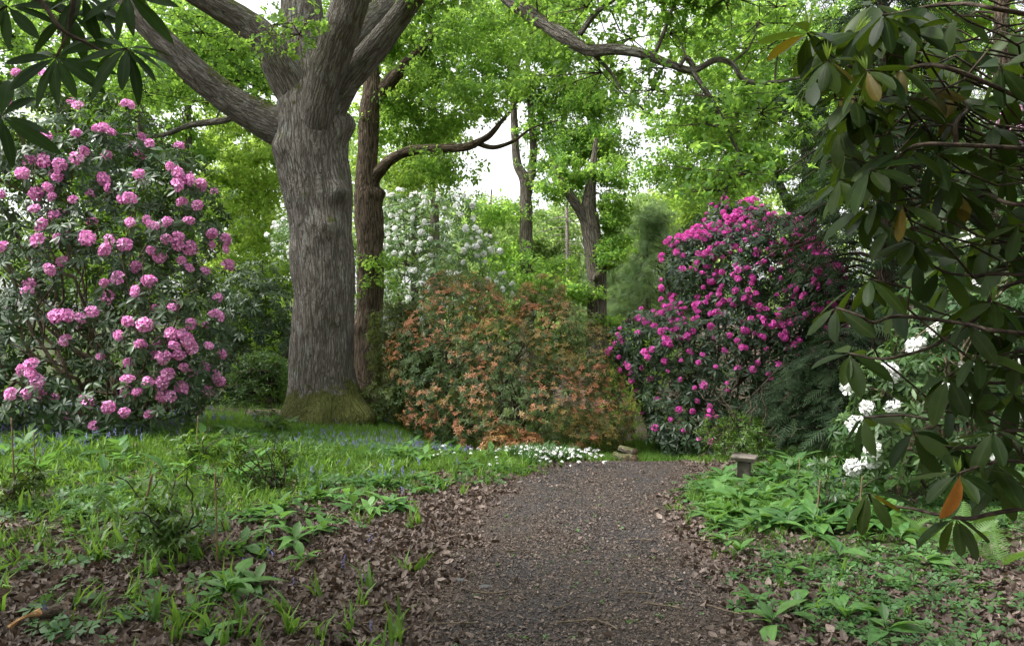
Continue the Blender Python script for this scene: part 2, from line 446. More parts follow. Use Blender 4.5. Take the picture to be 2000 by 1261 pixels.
def sprig(prof, n, seed, spread=0.9):
    """a twig end carrying n leaves pointing all ways, unit leaf length about 1; axis +Z"""
    r = random.Random(seed)
    it = []
    for i in range(n):
        az = i * 2.4 + r.uniform(-0.4, 0.4)
        it.append((kite(r.random()) if prof == 'kite' else leaf_pts(prof, r.uniform(0.05, 0.35), r.uniform(0, 0.35), 0.25, r.random()), rotm(az, r.uniform(-0.5, 0.7), r.uniform(-0.7, 0.7)), r.uniform(0.7, 1.15),
                   np.array([r.uniform(-.35, .35) * spread, r.uniform(-.35, .35) * spread, r.uniform(-.7, .5) * spread])))
    return combine(it)

T_OAK = [sprig(OAK, 6, 100 + i) for i in range(5)]
T_MID = [sprig('kite', 8, 200 + i, 1.4) for i in range(5)]
T_FAR = [sprig('kite', 6, 250 + i, 1.6) for i in range(4)]
T_RHODOFAR = [whorl(RHODO2, 8, (-0.7, 0.25), 350 + i) for i in range(6)]
T_RHODO = [whorl(RHODO3, 8, (-0.7, 0.25), 300 + i) for i in range(6)]
T_PIERIS = [whorl(NARROW2, 8, (-0.5, 0.6), 400 + i) for i in range(6)]
T_SHRUB = [whorl(NARROW2, 6, (-0.5, 0.8), 500 + i, jit=0.6) for i in range(5)]

# ------------------------------------------------------------------ ground shape
PATH_C = np.array([(0.30, 1.0), (0.33, 3.0), (0.36, 4.0), (0.42, 5.3), (0.55, 6.7), (0.80, 7.9), (1.30, 8.85), (1.85, 9.45), (2.5, 9.75)])
PATH_S = spl(PATH_C, 160)
def path_d(x, y):
    x = np.asarray(x, float).ravel(); y = np.asarray(y, float).ravel()
    out = np.full(len(x), 1e9); side = np.zeros(len(x))
    near = (y < 13) & (y > -2)
    idx = np.where(near)[0]
    for c in range(0, len(idx), 20000):
        ii = idx[c:c + 20000]
        dx = x[ii, None] - PATH_S[None, :, 0]; dy = y[ii, None] - PATH_S[None, :, 1]
        d2 = dx * dx + dy * dy; k = np.argmin(d2, 1)
        out[ii] = np.sqrt(d2[np.arange(len(ii)), k])
        k2 = np.clip(k, 1, len(PATH_S) - 2)
        tx = PATH_S[k2 + 1, 0] - PATH_S[k2 - 1, 0]; ty = PATH_S[k2 + 1, 1] - PATH_S[k2 - 1, 1]
        side[ii] = np.sign(tx * dy[np.arange(len(ii)), k] - ty * dx[np.arange(len(ii)), k])   # + = left of travel
    return out, side

def gz(x, y):
    sh = np.shape(x)
    x = np.asarray(x, float).ravel(); y = np.asarray(y, float).ravel()
    d, s = path_d(x, y)
    left = sstep(0.6, 5.0, -x) * sstep(3.0, 9.5, y) * 0.20
    right = sstep(1.5, 5.0, x) * 0.10
    h = left + right + (n2(x, y, 0.5, 3.1) - 0.5) * 0.16 + (n2(x, y, 2.3, 8.1) - 0.5) * 0.05
    w = sstep(0.7, 1.5, d)
    h = h * (0.25 + 0.75 * w) - 0.03 * (1 - w)
    h = h - 0.30 * sstep(9.1, 11.4, y) * sstep(-2.3, -0.3, x) * (1 - sstep(20, 40, y))
    r = np.sqrt(x * x + y * y)
    h = h * (1 - sstep(30, 60, r)) + sstep(35, 120, r) * 1.0
    return h.reshape(sh)

def gzp(x, y): return float(gz(np.array([x]), np.array([y]))[0])

def masks(x, y):
    """path, litter, green cover in 0..1"""
    x = np.asarray(x, float).ravel(); y = np.asarray(y, float).ravel()
    d, s = path_d(x, y)
    nz = n2(x, y, 1.1, 5.5) - 0.5
    nz2 = n2(x, y, 3.4, 9.5) - 0.5
    path = 1 - sstep(0.48, 1.12, d + nz * 0.5 + nz2 * 0.45)
    path = path * (1 - sstep(1.75, 2.35, x + nz * .4) * (y > 6))
    # left grass begins on a slanting line from the path bend to the near left corner
    gl = y - (8.3 - np.clip(-x - 0.4, 0, 2.4) * 1.0)
    gleft = sstep(-0.7, 0.8, gl + nz * 3.0 + nz2 * 1.6) * (x < 1.0) * (1 - path)
    near_l = sstep(0.55, 0.68, n2(x, y, 1.0, 31.0) + 0.1 * nz2) * (x < -1.1) * (y < 7.2) * 0.32
    gleft = np.maximum(gleft, near_l)
    gr = d - 0.74 + nz * 0.6
    gright = sstep(0.0, 0.5, gr) * (s < 0) * (0.18 + 0.82 * sstep(4.7, 6.4, y + nz * 2.0)) 
    beyond = (s > 0) * (y > 8.6) * sstep(0.8, 1.1, d)
    green = np.clip(np.maximum(np.maximum(gleft, gright), beyond * 0.9), 0, 1) * (1 - path)
    litter = np.clip(1 - path * 0.85 - green * 0.8, 0, 1)
    return path, litter, green

def build_ground():
    gx = np.unique(np.concatenate([-np.geomspace(6.5, 160, 26), np.arange(-6.5, 6.51, 0.09), np.geomspace(6.5, 160, 26)]))
    gy = np.unique(np.concatenate([np.array([-60, -30, -15, -8, -4, -2, 0, 1.0, 2.0]), np.arange(2.5, 12.5, 0.09), np.geomspace(12.5, 220, 40)]))
    X, Y = np.meshgrid(gx, gy, indexing='xy')
    x, y = X.ravel(), Y.ravel()
    z = gz(x, y)
    p, l, g = masks(x, y)
    z = z + (n2(x, y, 9.0, 2.2, 2) - 0.5) * 0.03 * (1 - 0.6 * p)
    nx, ny = len(gx), len(gy)
    i, j = np.meshgrid(np.arange(ny - 1), np.arange(nx - 1), indexing='ij')
    q = np.stack([i * nx + j, i * nx + j + 1, (i + 1) * nx + j + 1, (i + 1) * nx + j], 2).reshape(-1)
    mb = MB(); mb.raw(np.stack([x, y, z], 1), q, [4] * ((nx - 1) * (ny - 1)), np.stack([p, l, g], 1))
    m, N, L = newmat('woodland ground')
    a = N.new('ShaderNodeAttribute'); a.attribute_name = 'col'
    sp = N.new('ShaderNodeSeparateColor'); L.new(a.outputs['Color'], sp.inputs[0])
    geo = N.new('ShaderNodeNewGeometry')
    def noise(sc, det=5):
        n = N.new('ShaderNodeTexNoise'); n.inputs['Scale'].default_value = sc; n.inputs['Detail'].default_value = det
        L.new(geo.outputs['Position'], n.inputs['Vector']); return n.outputs['Fac']
    def ramp(f, lo, hi): return math_(N, L, 'MULTIPLY', math_(N, L, 'SUBTRACT', f, lo), 1.0 / (hi - lo), True)
    fine, med, patch = noise(55, 6), noise(14, 5), noise(1.7, 4)
    vo = N.new('ShaderNodeTexVoronoi'); vo.inputs['Scale'].default_value = 70; L.new(geo.outputs['Position'], vo.inputs['Vector'])
    vs_ = N.new('ShaderNodeSeparateColor'); L.new(vo.outputs['Color'], vs_.inputs[0])
    pc = mixc(N, L, ramp(fine, 0.35, 0.68), (0.024, 0.019, 0.016), (0.092, 0.070, 0.058))
    pc = mixc(N, L, math_(N, L, 'MULTIPLY', ramp(vs_.outputs[0], 0.82, 0.9), 0.7), pc, (0.16, 0.125, 0.10))
    worn = math_(N, L, 'MULTIPLY', ramp(sp.outputs[0], 0.75, 1.0), ramp(noise(0.9, 3), 0.38, 0.58))
    pc = mixc(N, L, math_(N, L, 'MULTIPLY', math_(N, L, 'MAXIMUM', worn, ramp(patch, 0.45, 0.65)), 0.75), pc, mixc(N, L, vs_.outputs[1], (0.022, 0.023, 0.026), (0.065, 0.064, 0.068)))
    lc = mixc(N, L, ramp(med, 0.35, 0.65), (0.045, 0.030, 0.022), (0.13, 0.088, 0.066))
    lc = mixc(N, L, ramp(fine, 0.4, 0.65), lc, (0.10, 0.07, 0.055))
    gc = mixc(N, L, ramp(med, 0.4, 0.6), (0.030, 0.040, 0.014), (0.06, 0.075, 0.022))
    c = mixc(N, L, ramp(math_(N, L, 'ADD', sp.outputs[2], math_(N, L, 'MULTIPLY', math_(N, L, 'SUBTRACT', med, 0.5), 0.5)), 0.4, 0.7), lc, gc)
    c = mixc(N, L, ramp(math_(N, L, 'ADD', sp.outputs[0], math_(N, L, 'MULTIPLY', math_(N, L, 'SUBTRACT', med, 0.5), 0.9)), 0.3, 0.75), c, pc)
    b = N.new('ShaderNodeBsdfPrincipled'); L.new(c, b.inputs['Base Color']); b.inputs['Roughness'].default_value = 0.88
    b.inputs['Specular IOR Level'].default_value = 0.25
    bp = N.new('ShaderNodeBump'); bp.inputs['Strength'].default_value = 1.0; bp.inputs['Distance'].default_value = 0.02
    L.new(math_(N, L, 'ADD', fine, math_(N, L, 'MULTIPLY', vo.outputs['Distance'], 0.6)), bp.inputs['Height']); L.new(bp.outputs[0], b.inputs['Normal'])
    out = N.new('ShaderNodeOutputMaterial'); L.new(b.outputs[0], out.inputs['Surface'])
    tag(mb.build('ground', m), 'woodland floor with a dark bark and grit path curving right', kind='structure')
build_ground()

# ------------------------------------------------------------------ trees
def pxl(pts):
    """[(px,py,Y,r)] -> world points with radius"""
    return np.array([list(at(p[0], p[1], p[2])) + [p[3]] for p in pts])

def bark_disp(amp_r, ridge, lumps=()):
    def f(P, D, bk, rr):
        sh = P.shape[:2]
        p = P.reshape(-1, 3); b = bk.reshape(-1, 3)
        d = (fbm(p * 1.7, 2).reshape(sh) - 0.5) * rr * amp_r
        if ridge > 0:
            q = b * np.array([16, 16, 2.6]) + (vnoise(p * 3.0)[:, None] - 0.5) * 1.5
            rd = np.abs(vnoise(q) - 0.5) * 2
            d = d + (np.minimum(rd, 0.45).reshape(sh) - 0.25) * ridge
        for c, s, h in lumps:
            d2 = np.sum(((P - np.asarray(c)) / np.asarray(s)) ** 2, 2)
            d = d + h * np.exp(-d2)
        return d
    return f

def curve_link(a, b, n, r0, r1, sag, r):
    t = np.linspace(0, 1, n)[:, None]
    P = a * (1 - t) + b * t
    L_ = np.linalg.norm(b - a)
    j = np.cumsum(r.normal(0, 0.12 * L_ / math.sqrt(n), (n, 3)), 0); j = j - j[0] - (j[-1] - j[0]) * t
    P = P + j + np.array([0, 0, 1.0]) * (np.sin(t * math.pi) * sag * L_)
    return np.hstack([P, np.linspace(r0, r1, n)[:, None]])

def foliage(mb, tw, centers, crad, nsprig, tpls, leaf, r, twigs=6, flat=0.55, twig_r=0.006, tone=None):
    """clumps of leafy twigs round the given centres"""
    for ci, c in enumerate(centers):
        cr = crad * r.uniform(0.7, 1.3)
        k = twigs
        az = r.uniform(0, 2 * math.pi, k); el = r.normal(0.05, 0.45, k)
        dirs = np.stack([np.cos(az) * np.cos(el), np.sin(az) * np.cos(el), np.sin(el) * flat - 0.08], 1)
        ln = cr * r.uniform(0.5, 1.45, k)
        if tw is not None:
            for d, l in zip(dirs, ln):
                tw.tube(np.array([c, c + d * l * 0.5 + r.normal(0, 0.04, 3) * l, c + d * l]), [twig_r * 1.6, twig_r, twig_r * 0.5], 3, cap=False)
        n = max(4, int(nsprig * (cr / crad) ** 2))
        w = r.integers(0, k, n); t = r.uniform(0.15, 1.08, n) ** 0.7
        P = c + dirs[w] * (ln[w] * t)[:, None] + r.normal(0, 0.24 * cr, (n, 3)) * np.array([1, 1, 0.55])
        ax = dirs[w] * 0.6 + r.normal(0, 0.5, (n, 3)) + np.array([0, 0, 0.5])
        g0 = r.uniform(0.15, 0.85) if tone is None else tone
        which = r.integers(0, len(tpls), n)
        sc = leaf * r.uniform(0.7, 1.25, n)
        colr = np.stack([np.clip(g0 + r.normal(0, 0.22, n), 0, 1), r.uniform(0, 1, n)], 1)
        for ti in range(len(tpls)):
            mk = which == ti
            if mk.any():
                mb.inst(tpls[ti], frames(ax[mk], r.uniform(0, 6.28, mk.sum())), sc[mk], P[mk], colr[mk])

def blob_points(blobs, r):
    out = []
    for (px, py, Y, rx, ry, rY, n) in blobs:
        c = at(px, py, Y); rad = np.array([rx / F * Y, rY, ry / F * Y])
        u = norm(r.normal(0, 1, (n, 3))) * (r.uniform(0.25, 1.0, (n, 1)) ** 0.6)
        out.append(c + u * rad)
    return np.vstack(out)

def tree(name, label, cat, trunk, limbs, blobs, leafmat, barkmat, tpls, leaf=0.1, crad=0.55, nsprig=55, twigs=6, seed=1, sides=14,
         ridge=0.012, near=False, extra=None, lumps=(), flare=0.35, group=None, minz=1.5, bscale=1.0, trunk_n=None):
    r = np.random.default_rng(seed)
    T = pxl(trunk)
    gx0, gy0 = T[0, 0], T[0, 1]
    base_z = gzp(gx0, gy0)
    T[0, 2] = base_z - 0.15
    root = empty(name, label, cat, (gx0, gy0, base_z), group)
    off = np.array([gx0, gy0, base_z])
    S = spl(T, trunk_n or 60)
    zr = S[:, 2] - base_z
    S[:, 3] *= 1 + flare * np.exp(-np.clip(zr, 0, None) / 0.35)
    mb = MB()
    mb.tube(S[:, :3] - off, S[:, 3], sides, bark_disp(0.22, ridge, [(np.asarray(c) - off, s, h) for c, s, h in lumps]))
    mb.build('trunk', barkmat, root)
    nodes = [S[S[:, 2] > minz][:, :4]]
    for lb in limbs:
        Q = spl(pxl(lb), max(14, 6 * len(lb)))
        mb = MB(); mb.tube(Q[:, :3] - off, np.maximum(Q[:, 3], 0.004), max(8, min(sides * 2 // 3, 44)), bark_disp(0.25, ridge * 0.8))
        mb.build('limb', barkmat, root)
        nodes.append(Q[len(Q) // 4:])
    nodes = np.vstack(nodes)
    C = blob_points(blobs, r)
    if extra is not None: C = np.vstack([C, extra])
    # grow branches: nearest first
    br = MB()
    dd = np.min(np.linalg.norm(C[:, None, :] - nodes[None, :, :3], axis=2), 1)
    for ci in np.argsort(dd):
        c = C[ci]
        d = np.linalg.norm(nodes[:, :3] - c, axis=1) + np.where(nodes[:, 3] < 0.02, 0.25, 0)
        k = int(np.argmin(d)); a = nodes[k]
        dist = np.linalg.norm(a[:3] - c)
        if dist < 0.05: continue
        r0 = min(a[3] * 0.7, (0.010 + 0.011 * dist) * bscale)
        n = int(np.clip(dist / 0.25, 4, 14))
        Q = curve_link(a[:3], c, n, r0, max(0.006, r0 * 0.35), r.uniform(0.0, 0.16), r)
        if dist > 0.9 and name == 'oak_tree':
            b1 = MB(); b1.tube(Q[:, :3] - off, Q[:, 3], 6, cap=False); b1.build('branch', barkmat, root)
        else:
            br.tube(Q[:, :3] - off, Q[:, 3], 5 if not near else 6, cap=False)
        nodes = np.vstack([nodes, Q[1:]])
    if br.n: tag(br.build('branches', barkmat, root), kind='stuff')
    fo, tw = MB(), MB()
    if near:
        u = C[:, 0] / np.maximum(C[:, 1], .1); v = (C[:, 2] - CH) / np.maximum(C[:, 1], .1)
        inv = (np.abs(u) < .72) & (v < .49)
        foliage(fo, tw, C[inv] - off, crad, nsprig, tpls, leaf, r, twigs)
        foliage(fo, None, C[~inv] - off, crad * 1.2, 22, T_MID, leaf * 2, r, twigs)
    else:
        foliage(fo, None, C - off, crad, nsprig, tpls, leaf, r, twigs)
    fo.build('crown', leafmat, root)
    if near and tw.n: tag(tw.build('twigs', M_TWIG, root), kind='stuff')
    return root

OY = 12.0
burl = at(662, 372, OY - 0.42); knob = at(672, 240, OY - 0.15); burl2 = at(640, 440, OY - 0.5)
flr = at(705, 815, OY - 0.3); fll = at(560, 808, OY - 0.3); flm = at(625, 825, OY - 0.55)
tree('oak_tree', 'massive old oak with spreading mossy limbs beside the bluebell grass', 'tree',
     [(640, 830, OY, .62), (637, 790, OY, .56), (632, 740, OY, .49), (630, 690, OY, .475), (632, 600, OY, .465), (632, 520, OY, .465), (626, 440, OY, .49),
      (620, 370, OY, .50), (611, 300, OY, .53), (606, 240, OY, .53), (600, 170, OY + .1, .42), (594, 90, OY + .2, .34), (590, 0, OY + .3, .30), (588, -120, OY + .3, .26), (600, -330, OY + .2, .16), (610, -500, OY, .06)],
     [[(612, 300, OY, .30), (570, 258, OY - .05, .32), (520, 236, OY - .15, .27), (455, 200, OY - .3, .225), (392, 150, OY - .5, .205), (332, 95, OY - .7, .19), (275, 30, OY - .8, .175), (215, -60, OY - .9, .15), (120, -150, OY - 1, .09), (0, -220, OY - 1, .04)],
      [(600, 230, OY, .28), (560, 150, OY - .15, .30), (520, 85, OY - .3, .25), (470, 40, OY - .5, .21), (420, 8, OY - .7, .19), (360, -30, OY - .9, .17), (260, -120, OY - 1.4, .10), (150, -200, OY - 2, .04)],
      [(612, 262, OY - .25, .20), (618, 225, OY - .40, .25), (632, 160, OY - .62, .255), (655, 90, OY - .85, .245), (680, 20, OY - 1.1, .235), (702, -60, OY - 1.4, .21), (740, -200, OY - 2.2, .12), (760, -330, OY - 3, .04)],
      [(625, 262, OY, .22), (648, 205, OY - .2, .25), (685, 150, OY - .3, .20), (732, 95, OY - .4, .18), (775, 40, OY - .5, .17), (812, -12, OY - .7, .155), (858, -70, OY - 1.0, .135), (920, -70, OY - 1.5, .115), (988, -8, OY - 2.1, .092),
       (1040, 30, OY - 2.3, .085), (1100, 70, OY - 2.5, .078), (1150, 97, OY - 2.6, .070), (1205, 97, OY - 2.7, .060), (1262, 108, OY - 2.8, .052), (1312, 128, OY - 2.8, .045), (1355, 138, OY - 2.8, .042), (1398, 116, OY - 2.8, .036), (1430, 125, OY - 2.8, .030), (1452, 155, OY - 2.8, .028), (1500, 162, OY - 2.8, .022), (1575, 150, OY - 2.7, .012)],
      [(615, 220, OY + .1, .22), (650, 120, OY + .35, .22), (690, 65, OY + .6, .20), (740, 22, OY + .9, .18), (800, -30, OY + 1.2, .15), (900, -140, OY + 1.6, .07)],
      [(560, 215, OY + .2, .07), (500, 215, OY + .5, .06), (440, 234, OY + .7, .052), (370, 245, OY + .9, .045), (310, 266, OY + 1.0, .036), (240, 262, OY + 1.2, .02)],
      [(1352, 138, OY - 2.8, .034), (1385, 188, OY - 2.85, .027), (1418, 248, OY - 2.9, .022), (1443, 305, OY - 2.9, .018), (1425, 350, OY - 2.95, .014), (1412, 392, OY - 3, .008)],
      [(1152, 100, OY - 2.6, .02), (1192, 140, OY - 2.5, .016), (1212, 172, OY - 2.5, .012), (1258, 215, OY - 2.5, .006)],
      [(1132, 68, OY - 2.55, .03), (1165, 25, OY - 2.6, .025), (1205, -5, OY - 2.7, .018), (1240, -60, OY - 2.8, .01)],
      [(1275, 115, OY - 2.8, .022), (1300, 55, OY - 2.9, .017), (1318, 0, OY - 3, .012), (1330, -60, OY - 3, .006)],
      [(1355, 130, OY - 2.8, .03), (1340, 112, OY - 2.8, .026), (1330, 125, OY - 2.85, .018), (1325, 128, OY - 2.85, .01)]],
     [(60, 30, 11.5, 210, 70, 1.0, 14), (250, 60, 13.2, 170, 60, .8, 12), (400, 110, 13.5, 90, 80, .8, 9), (470, 175, 13.6, 60, 50, .5, 5), (300, 190, 13.3, 120, 40, .6, 6), (540, 60, 11.0, 60, 30, .2, 2),
      (900, -60, 10.8, 170, 70, 1.2, 14), (1080, 0, 9.6, 90, 40, .6, 5), (1230, 15, 9.3, 120, 45, .7, 7), (1400, 40, 9.4, 130, 50, .8, 8), (1520, 80, 9.4, 80, 60, .8, 5), (1180, 140, 9.5, 30, 20, .3, 1), (1245, 165, 9.5, 50, 35, .3, 2),
      (1400, 220, 9.2, 60, 50, .4, 3), (1400, 340, 9.1, 60, 40, .4, 3), (1480, 200, 9.3, 60, 40, .4, 3),
      (500, -420, 12, 700, 190, 4.0, 26), (1000, -380, 11, 500, 180, 4.0, 16), (200, -330, 11, 400, 150, 3.0, 16), (640, -700, 12, 500, 150, 4.0, 10)],
     M_OAKLEAF, M_OAKBARK, T_OAK, leaf=0.078, crad=0.58, nsprig=40, twigs=9, seed=4, sides=110, ridge=0.034, near=True, trunk_n=330,
     lumps=[(burl, (.13, .2, .16), .19), (knob, (.13, .2, .22), .22), (burl2, (.18, .3, .2), .10), (at(556, 285, OY - .3), (.15, .3, .15), .08), (flr, (.20, .35, .24), .26), (fll, (.16, .3, .24), .12), (flm, (.14, .3, .24), .15)], flare=0.02)

tree('oak_tree', 'brown straight oak trunk with knobbly stubs standing just behind the massive oak', 'tree',
     [(715, 790, 15, .28), (720, 650, 15, .25), (724, 560, 15, .25), (723, 480, 15, .26), (719, 390, 15, .26), (717, 360, 15, .22), (718, 300, 15, .20), (721, 220, 15, .19), (726, 170, 15, .17), (722, 100, 15.1, .13), (716, 20, 15.2, .11), (715, -90, 15.2, .08), (715, -250, 15.2, .03)],
     [[(722, 205, 15, .15), (745, 178, 15, .13), (770, 150, 14.9, .11), (795, 122, 14.8, .10), (815, 105, 14.8, .085), (850, 60, 14.8, .05), (890, 0, 14.8, .03)],
      [(722, 365, 15, .13), (738, 338, 14.9, .115), (765, 311, 14.7, .095), (805, 294, 14.5, .085), (860, 290, 14.3, .078), (910, 287, 14.1, .068), (948, 270, 14.0, .055), (965, 255, 14, .045), (990, 225, 14, .03), (1010, 200, 14, .02)],
      [(930, 280, 14.1, .045), (965, 288, 14.0, .038), (1005, 274, 13.9, .030), (1040, 250, 13.9, .018), (1090, 235, 13.9, .008)]],
     [(790, 230, 15.9, 80, 90, .7, 9), (870, 170, 15.2, 100, 70, 1.0, 9), (820, 60, 15.4, 120, 60, 1.0, 10), (960, 190, 14.2, 60, 60, .7, 8), (1000, 60, 14.5, 60, 60, .8, 6), (680, 40, 16.2, 70, 90, .5, 4), (900, 30, 14.8, 80, 50, .8, 8), (850, 330, 14.6, 60, 30, .5, 4), (730, 540, 14.7, 18, 60, .1, 2), (735, -120, 15, 250, 90, 2.0, 14)],
     M_MIDLEAF, M_BARK2, T_MID, leaf=0.088, crad=0.62, nsprig=70, seed=5, sides=40, ridge=0.03, lumps=[(at(748, 375, 14.9), (.12, .3, .12), .12), (at(700, 640, 14.8), (.1, .3, .15), .07), (at(740, 455, 14.8), (.1, .3, .1), .05)], trunk_n=160)

tree('oak_tree', 'slim grey forked oak rising behind the orange bush with leafy right side', 'tree',
     [(1032, 780, 24, .24), (1030, 600, 24, .21), (1028, 480, 24, .20), (1027, 400, 24, .19), (1024, 350, 24, .16), (1010, 318, 24, .13), (1005, 250, 24, .11), (1000, 150, 24, .09), (995, 60, 24, .05)],
     [[(1026, 400, 24, .15), (1036, 350, 24, .13), (1042, 290, 24, .11), (1036, 200, 24, .09), (1030, 100, 24, .06), (1035, 30, 24, .03)],
      [(1004, 190, 24, .06), (990, 120, 24, .06), (965, 98, 24, .05), (940, 105, 24, .03)],
      [(1000, 170, 24, .06), (1015, 110, 24, .055), (1010, 85, 24, .05), (1035, 66, 24, .04), (1065, 80, 24, .02)]],
     [(1100, 140, 23.5, 100, 80, 2.0, 16), (1150, 240, 23.5, 65, 100, 1.5, 22), (1060, 40, 24, 110, 60, 2.0, 14), (950, 60, 24, 60, 50, 1.5, 5), (1050, 200, 24, 55, 60, 1.2, 7), (1070, 310, 24, 30, 40, .8, 3), (980, 400, 24, 50, 30, 1.0, 4), (1060, 530, 24, 50, 40, 1.0, 6), (1000, 520, 24, 40, 40, 1.0, 4), ],
     M_MIDLEAF, M_BARK3, T_MID, leaf=0.103, crad=0.8, nsprig=95, seed=6, sides=24, ridge=0.02, trunk_n=90)

tree('oak_tree', 'leaning grey trunk with a broken left fork and leafy shoots between orange bush and conifer', 'tree',
     [(1172, 800, 20, .30), (1168, 680, 20, .27), (1166, 600, 20, .25), (1165, 520, 20, .25), (1155, 455, 20, .23), (1150, 410, 20, .20), (1153, 370, 20, .14), (1158, 320, 20, .09), (1165, 270, 20, .04)],
     [[(1155, 455, 20, .16), (1135, 415, 19.9, .13), (1112, 380, 19.8, .11), (1096, 350, 19.8, .08), (1085, 325, 19.8, .03)],
      [(1163, 545, 19.85, .10), (1166, 540, 19.65, .09), (1168, 536, 19.5, .08)]],
     [(1195, 400, 20, 22, 60, .5, 9), (1195, 500, 20, 20, 60, .5, 9), (1135, 575, 19.7, 22, 18, .2, 4), (1120, 350, 20, 60, 40, .8, 8), (1190, 330, 20, 35, 30, .6, 5), (1185, 620, 20, 12, 40, .2, 3)],
     M_MIDLEAF, M_BARK3, T_MID, leaf=0.09, crad=0.38, nsprig=55, seed=7, sides=36, ridge=0.03, trunk_n=120)

tree('oak_tree', 'dark slanting double trunk above the magenta flowers with bright green crown', 'tree',
     [(1590, 760, 22, .26), (1583, 560, 22, .22), (1580, 430, 22, .20), (1579, 340, 22, .18), (1574, 270, 22, .15), (1560, 180, 22, .11), (1540, 90, 22, .07), (1520, 20, 22, .03)],
     [[(1590, 560, 22, .15), (1570, 470, 22, .14), (1545, 410, 22, .135), (1518, 350, 22, .125), (1495, 285, 22, .11), (1465, 220, 22, .08), (1440, 150, 22, .05)],
      [(1572, 300, 22, .08), (1610, 260, 22, .07), (1660, 240, 22, .05)], [(1505, 290, 22, .06), (1430, 265, 21.5, .05), (1350, 260, 21, .035), (1300, 270, 21, .02)]],
     [(1365, 265, 21, 65, 55, 1.6, 12), (1440, 320, 21.5, 90, 60, 1.6, 16), (1420, 180, 21.5, 90, 80, 1.8, 18), (1550, 200, 22, 90, 100, 1.8, 20), (1640, 280, 22, 80, 90, 1.6, 16), (1550, 60, 22, 120, 60, 2, 16), (1400, 50, 21.5, 90, 60, 2, 12), (1690, 120, 22, 90, 90, 2, 14), (1600, 380, 21.5, 60, 40, 1.2, 7), (1320, 335, 21, 40, 25, 1.0, 4)],
     M_MIDLEAF, M_BARK3, T_MID, leaf=0.105, crad=0.78, nsprig=82, seed=8, sides=24, ridge=0.02, trunk_n=90)

BG = [
 ('broadleaf_tree', 'yellow green leafy tree between the pink bush and the massive oak', (505, 28), 300, [(500, 330, 27, 90, 110, 2.5, 30), (480, 470, 26, 70, 80, 2, 18), (540, 200, 28, 80, 90, 2, 16), (420, 300, 28, 60, 100, 2, 14), (530, 560, 25, 50, 60, 1.5, 10)], M_YELLOWLEAF, .15),
 ('broadleaf_tree', 'tall green tree behind the top of the pink bush', (120, 22), 60, [(100, 130, 22, 150, 90, 2.5, 26), (60, 260, 22, 120, 90, 2, 16), (230, 230, 22, 90, 80, 2, 14), (20, 20, 22, 120, 60, 2, 10), (200, 360, 22, 120, 80, 2, 12)], M_OAKLEAF, .13),
 ('broadleaf_tree', 'green tree seen under the lowest left limb of the massive oak', (370, 24), 60, [(360, 150, 24, 110, 90, 2, 24), (420, 60, 24, 100, 60, 2, 14), (330, 290, 24, 90, 70, 2, 14), (260, 60, 24, 110, 60, 2, 14), (500, 110, 24, 60, 60, 1.5, 9)], M_MIDLEAF, .14),
 ('broadleaf_tree', 'light green tree above the white flowering bush', (850, 28), 120, [(830, 220, 28, 90, 90, 2.5, 24), (780, 330, 27, 80, 60, 2, 12), (760, 120, 28, 80, 80, 2, 14), ], M_YELLOWLEAF, .15),
 ('broadleaf_tree', 'pale far tree in the bright gap left of the slim forked trunk', (960, 40), 370, [(960, 450, 40, 70, 70, 3, 26), (1010, 520, 40, 70, 80, 3, 22), (930, 540, 38, 60, 60, 3, 14)], M_HAZYLEAF, .2),
 ('broadleaf_tree', 'pale far tree in the bright gap between the slim forked trunk and the leaning trunk', (1085, 42), 370, [(1085, 460, 42, 60, 90, 3, 26), (1110, 560, 42, 70, 80, 3, 22), (1060, 600, 42, 70, 60, 3, 14)], M_HAZYLEAF, .2),
 ('broadleaf_tree', 'pale domed far tree under the open sky left of the magenta bush', (1270, 44), 345, [(1270, 430, 44, 90, 70, 3.5, 32), (1220, 470, 44, 60, 70, 3, 16), (1330, 420, 44, 50, 60, 3, 14), (1260, 540, 44, 100, 70, 3, 18)], M_HAZYLEAF, .2),
 ('broadleaf_tree', 'bright yellow green tree just above the magenta bush', (1385, 30), 340, [(1380, 390, 30, 60, 45, 2, 18), (1430, 400, 30, 60, 40, 2, 12), (1340, 430, 30, 40, 40, 2, 8)], M_YELLOWLEAF, .15),
 ('broadleaf_tree', 'green tree behind the near dark leaves at the upper right', (1790, 19), 0, [(1760, 60, 19, 130, 90, 2.5, 22), (1900, 90, 19, 110, 110, 2, 18), (1720, 220, 19, 70, 80, 2, 10), (1880, 260, 19, 110, 80, 2, 12), (1960, 380, 18, 90, 80, 2, 10), (1850, 420, 19, 100, 60, 2, 8)], M_MIDLEAF, .13),
 ('broadleaf_tree', 'green understorey tree behind the foot of the massive oak on its left', (500, 20), 560, [(480, 640, 20, 60, 90, 1.5, 16), (560, 640, 20, 50, 100, 1.5, 12), (420, 560, 20, 60, 80, 1.5, 12)], M_YELLOWLEAF, .11),
 ('broadleaf_tree', 'far wood-edge tree behind the orange bush and the leaning trunk', (1120, 34), 560, [(1100, 640, 34, 120, 60, 2.5, 18), (1230, 650, 34, 80, 80, 2.5, 16), (960, 620, 34, 90, 60, 2.5, 12)], M_HAZYLEAF, .17),
 ('broadleaf_tree', 'shaded green tree at the left edge behind the pink bush', (-120, 18), 100, [(-60, 250, 18, 130, 130, 2, 18), (20, 430, 17, 120, 110, 2, 16), (200, 520, 17, 130, 90, 2, 14), (330, 420, 18, 90, 90, 2, 12)], M_SHRUB, .11),
]
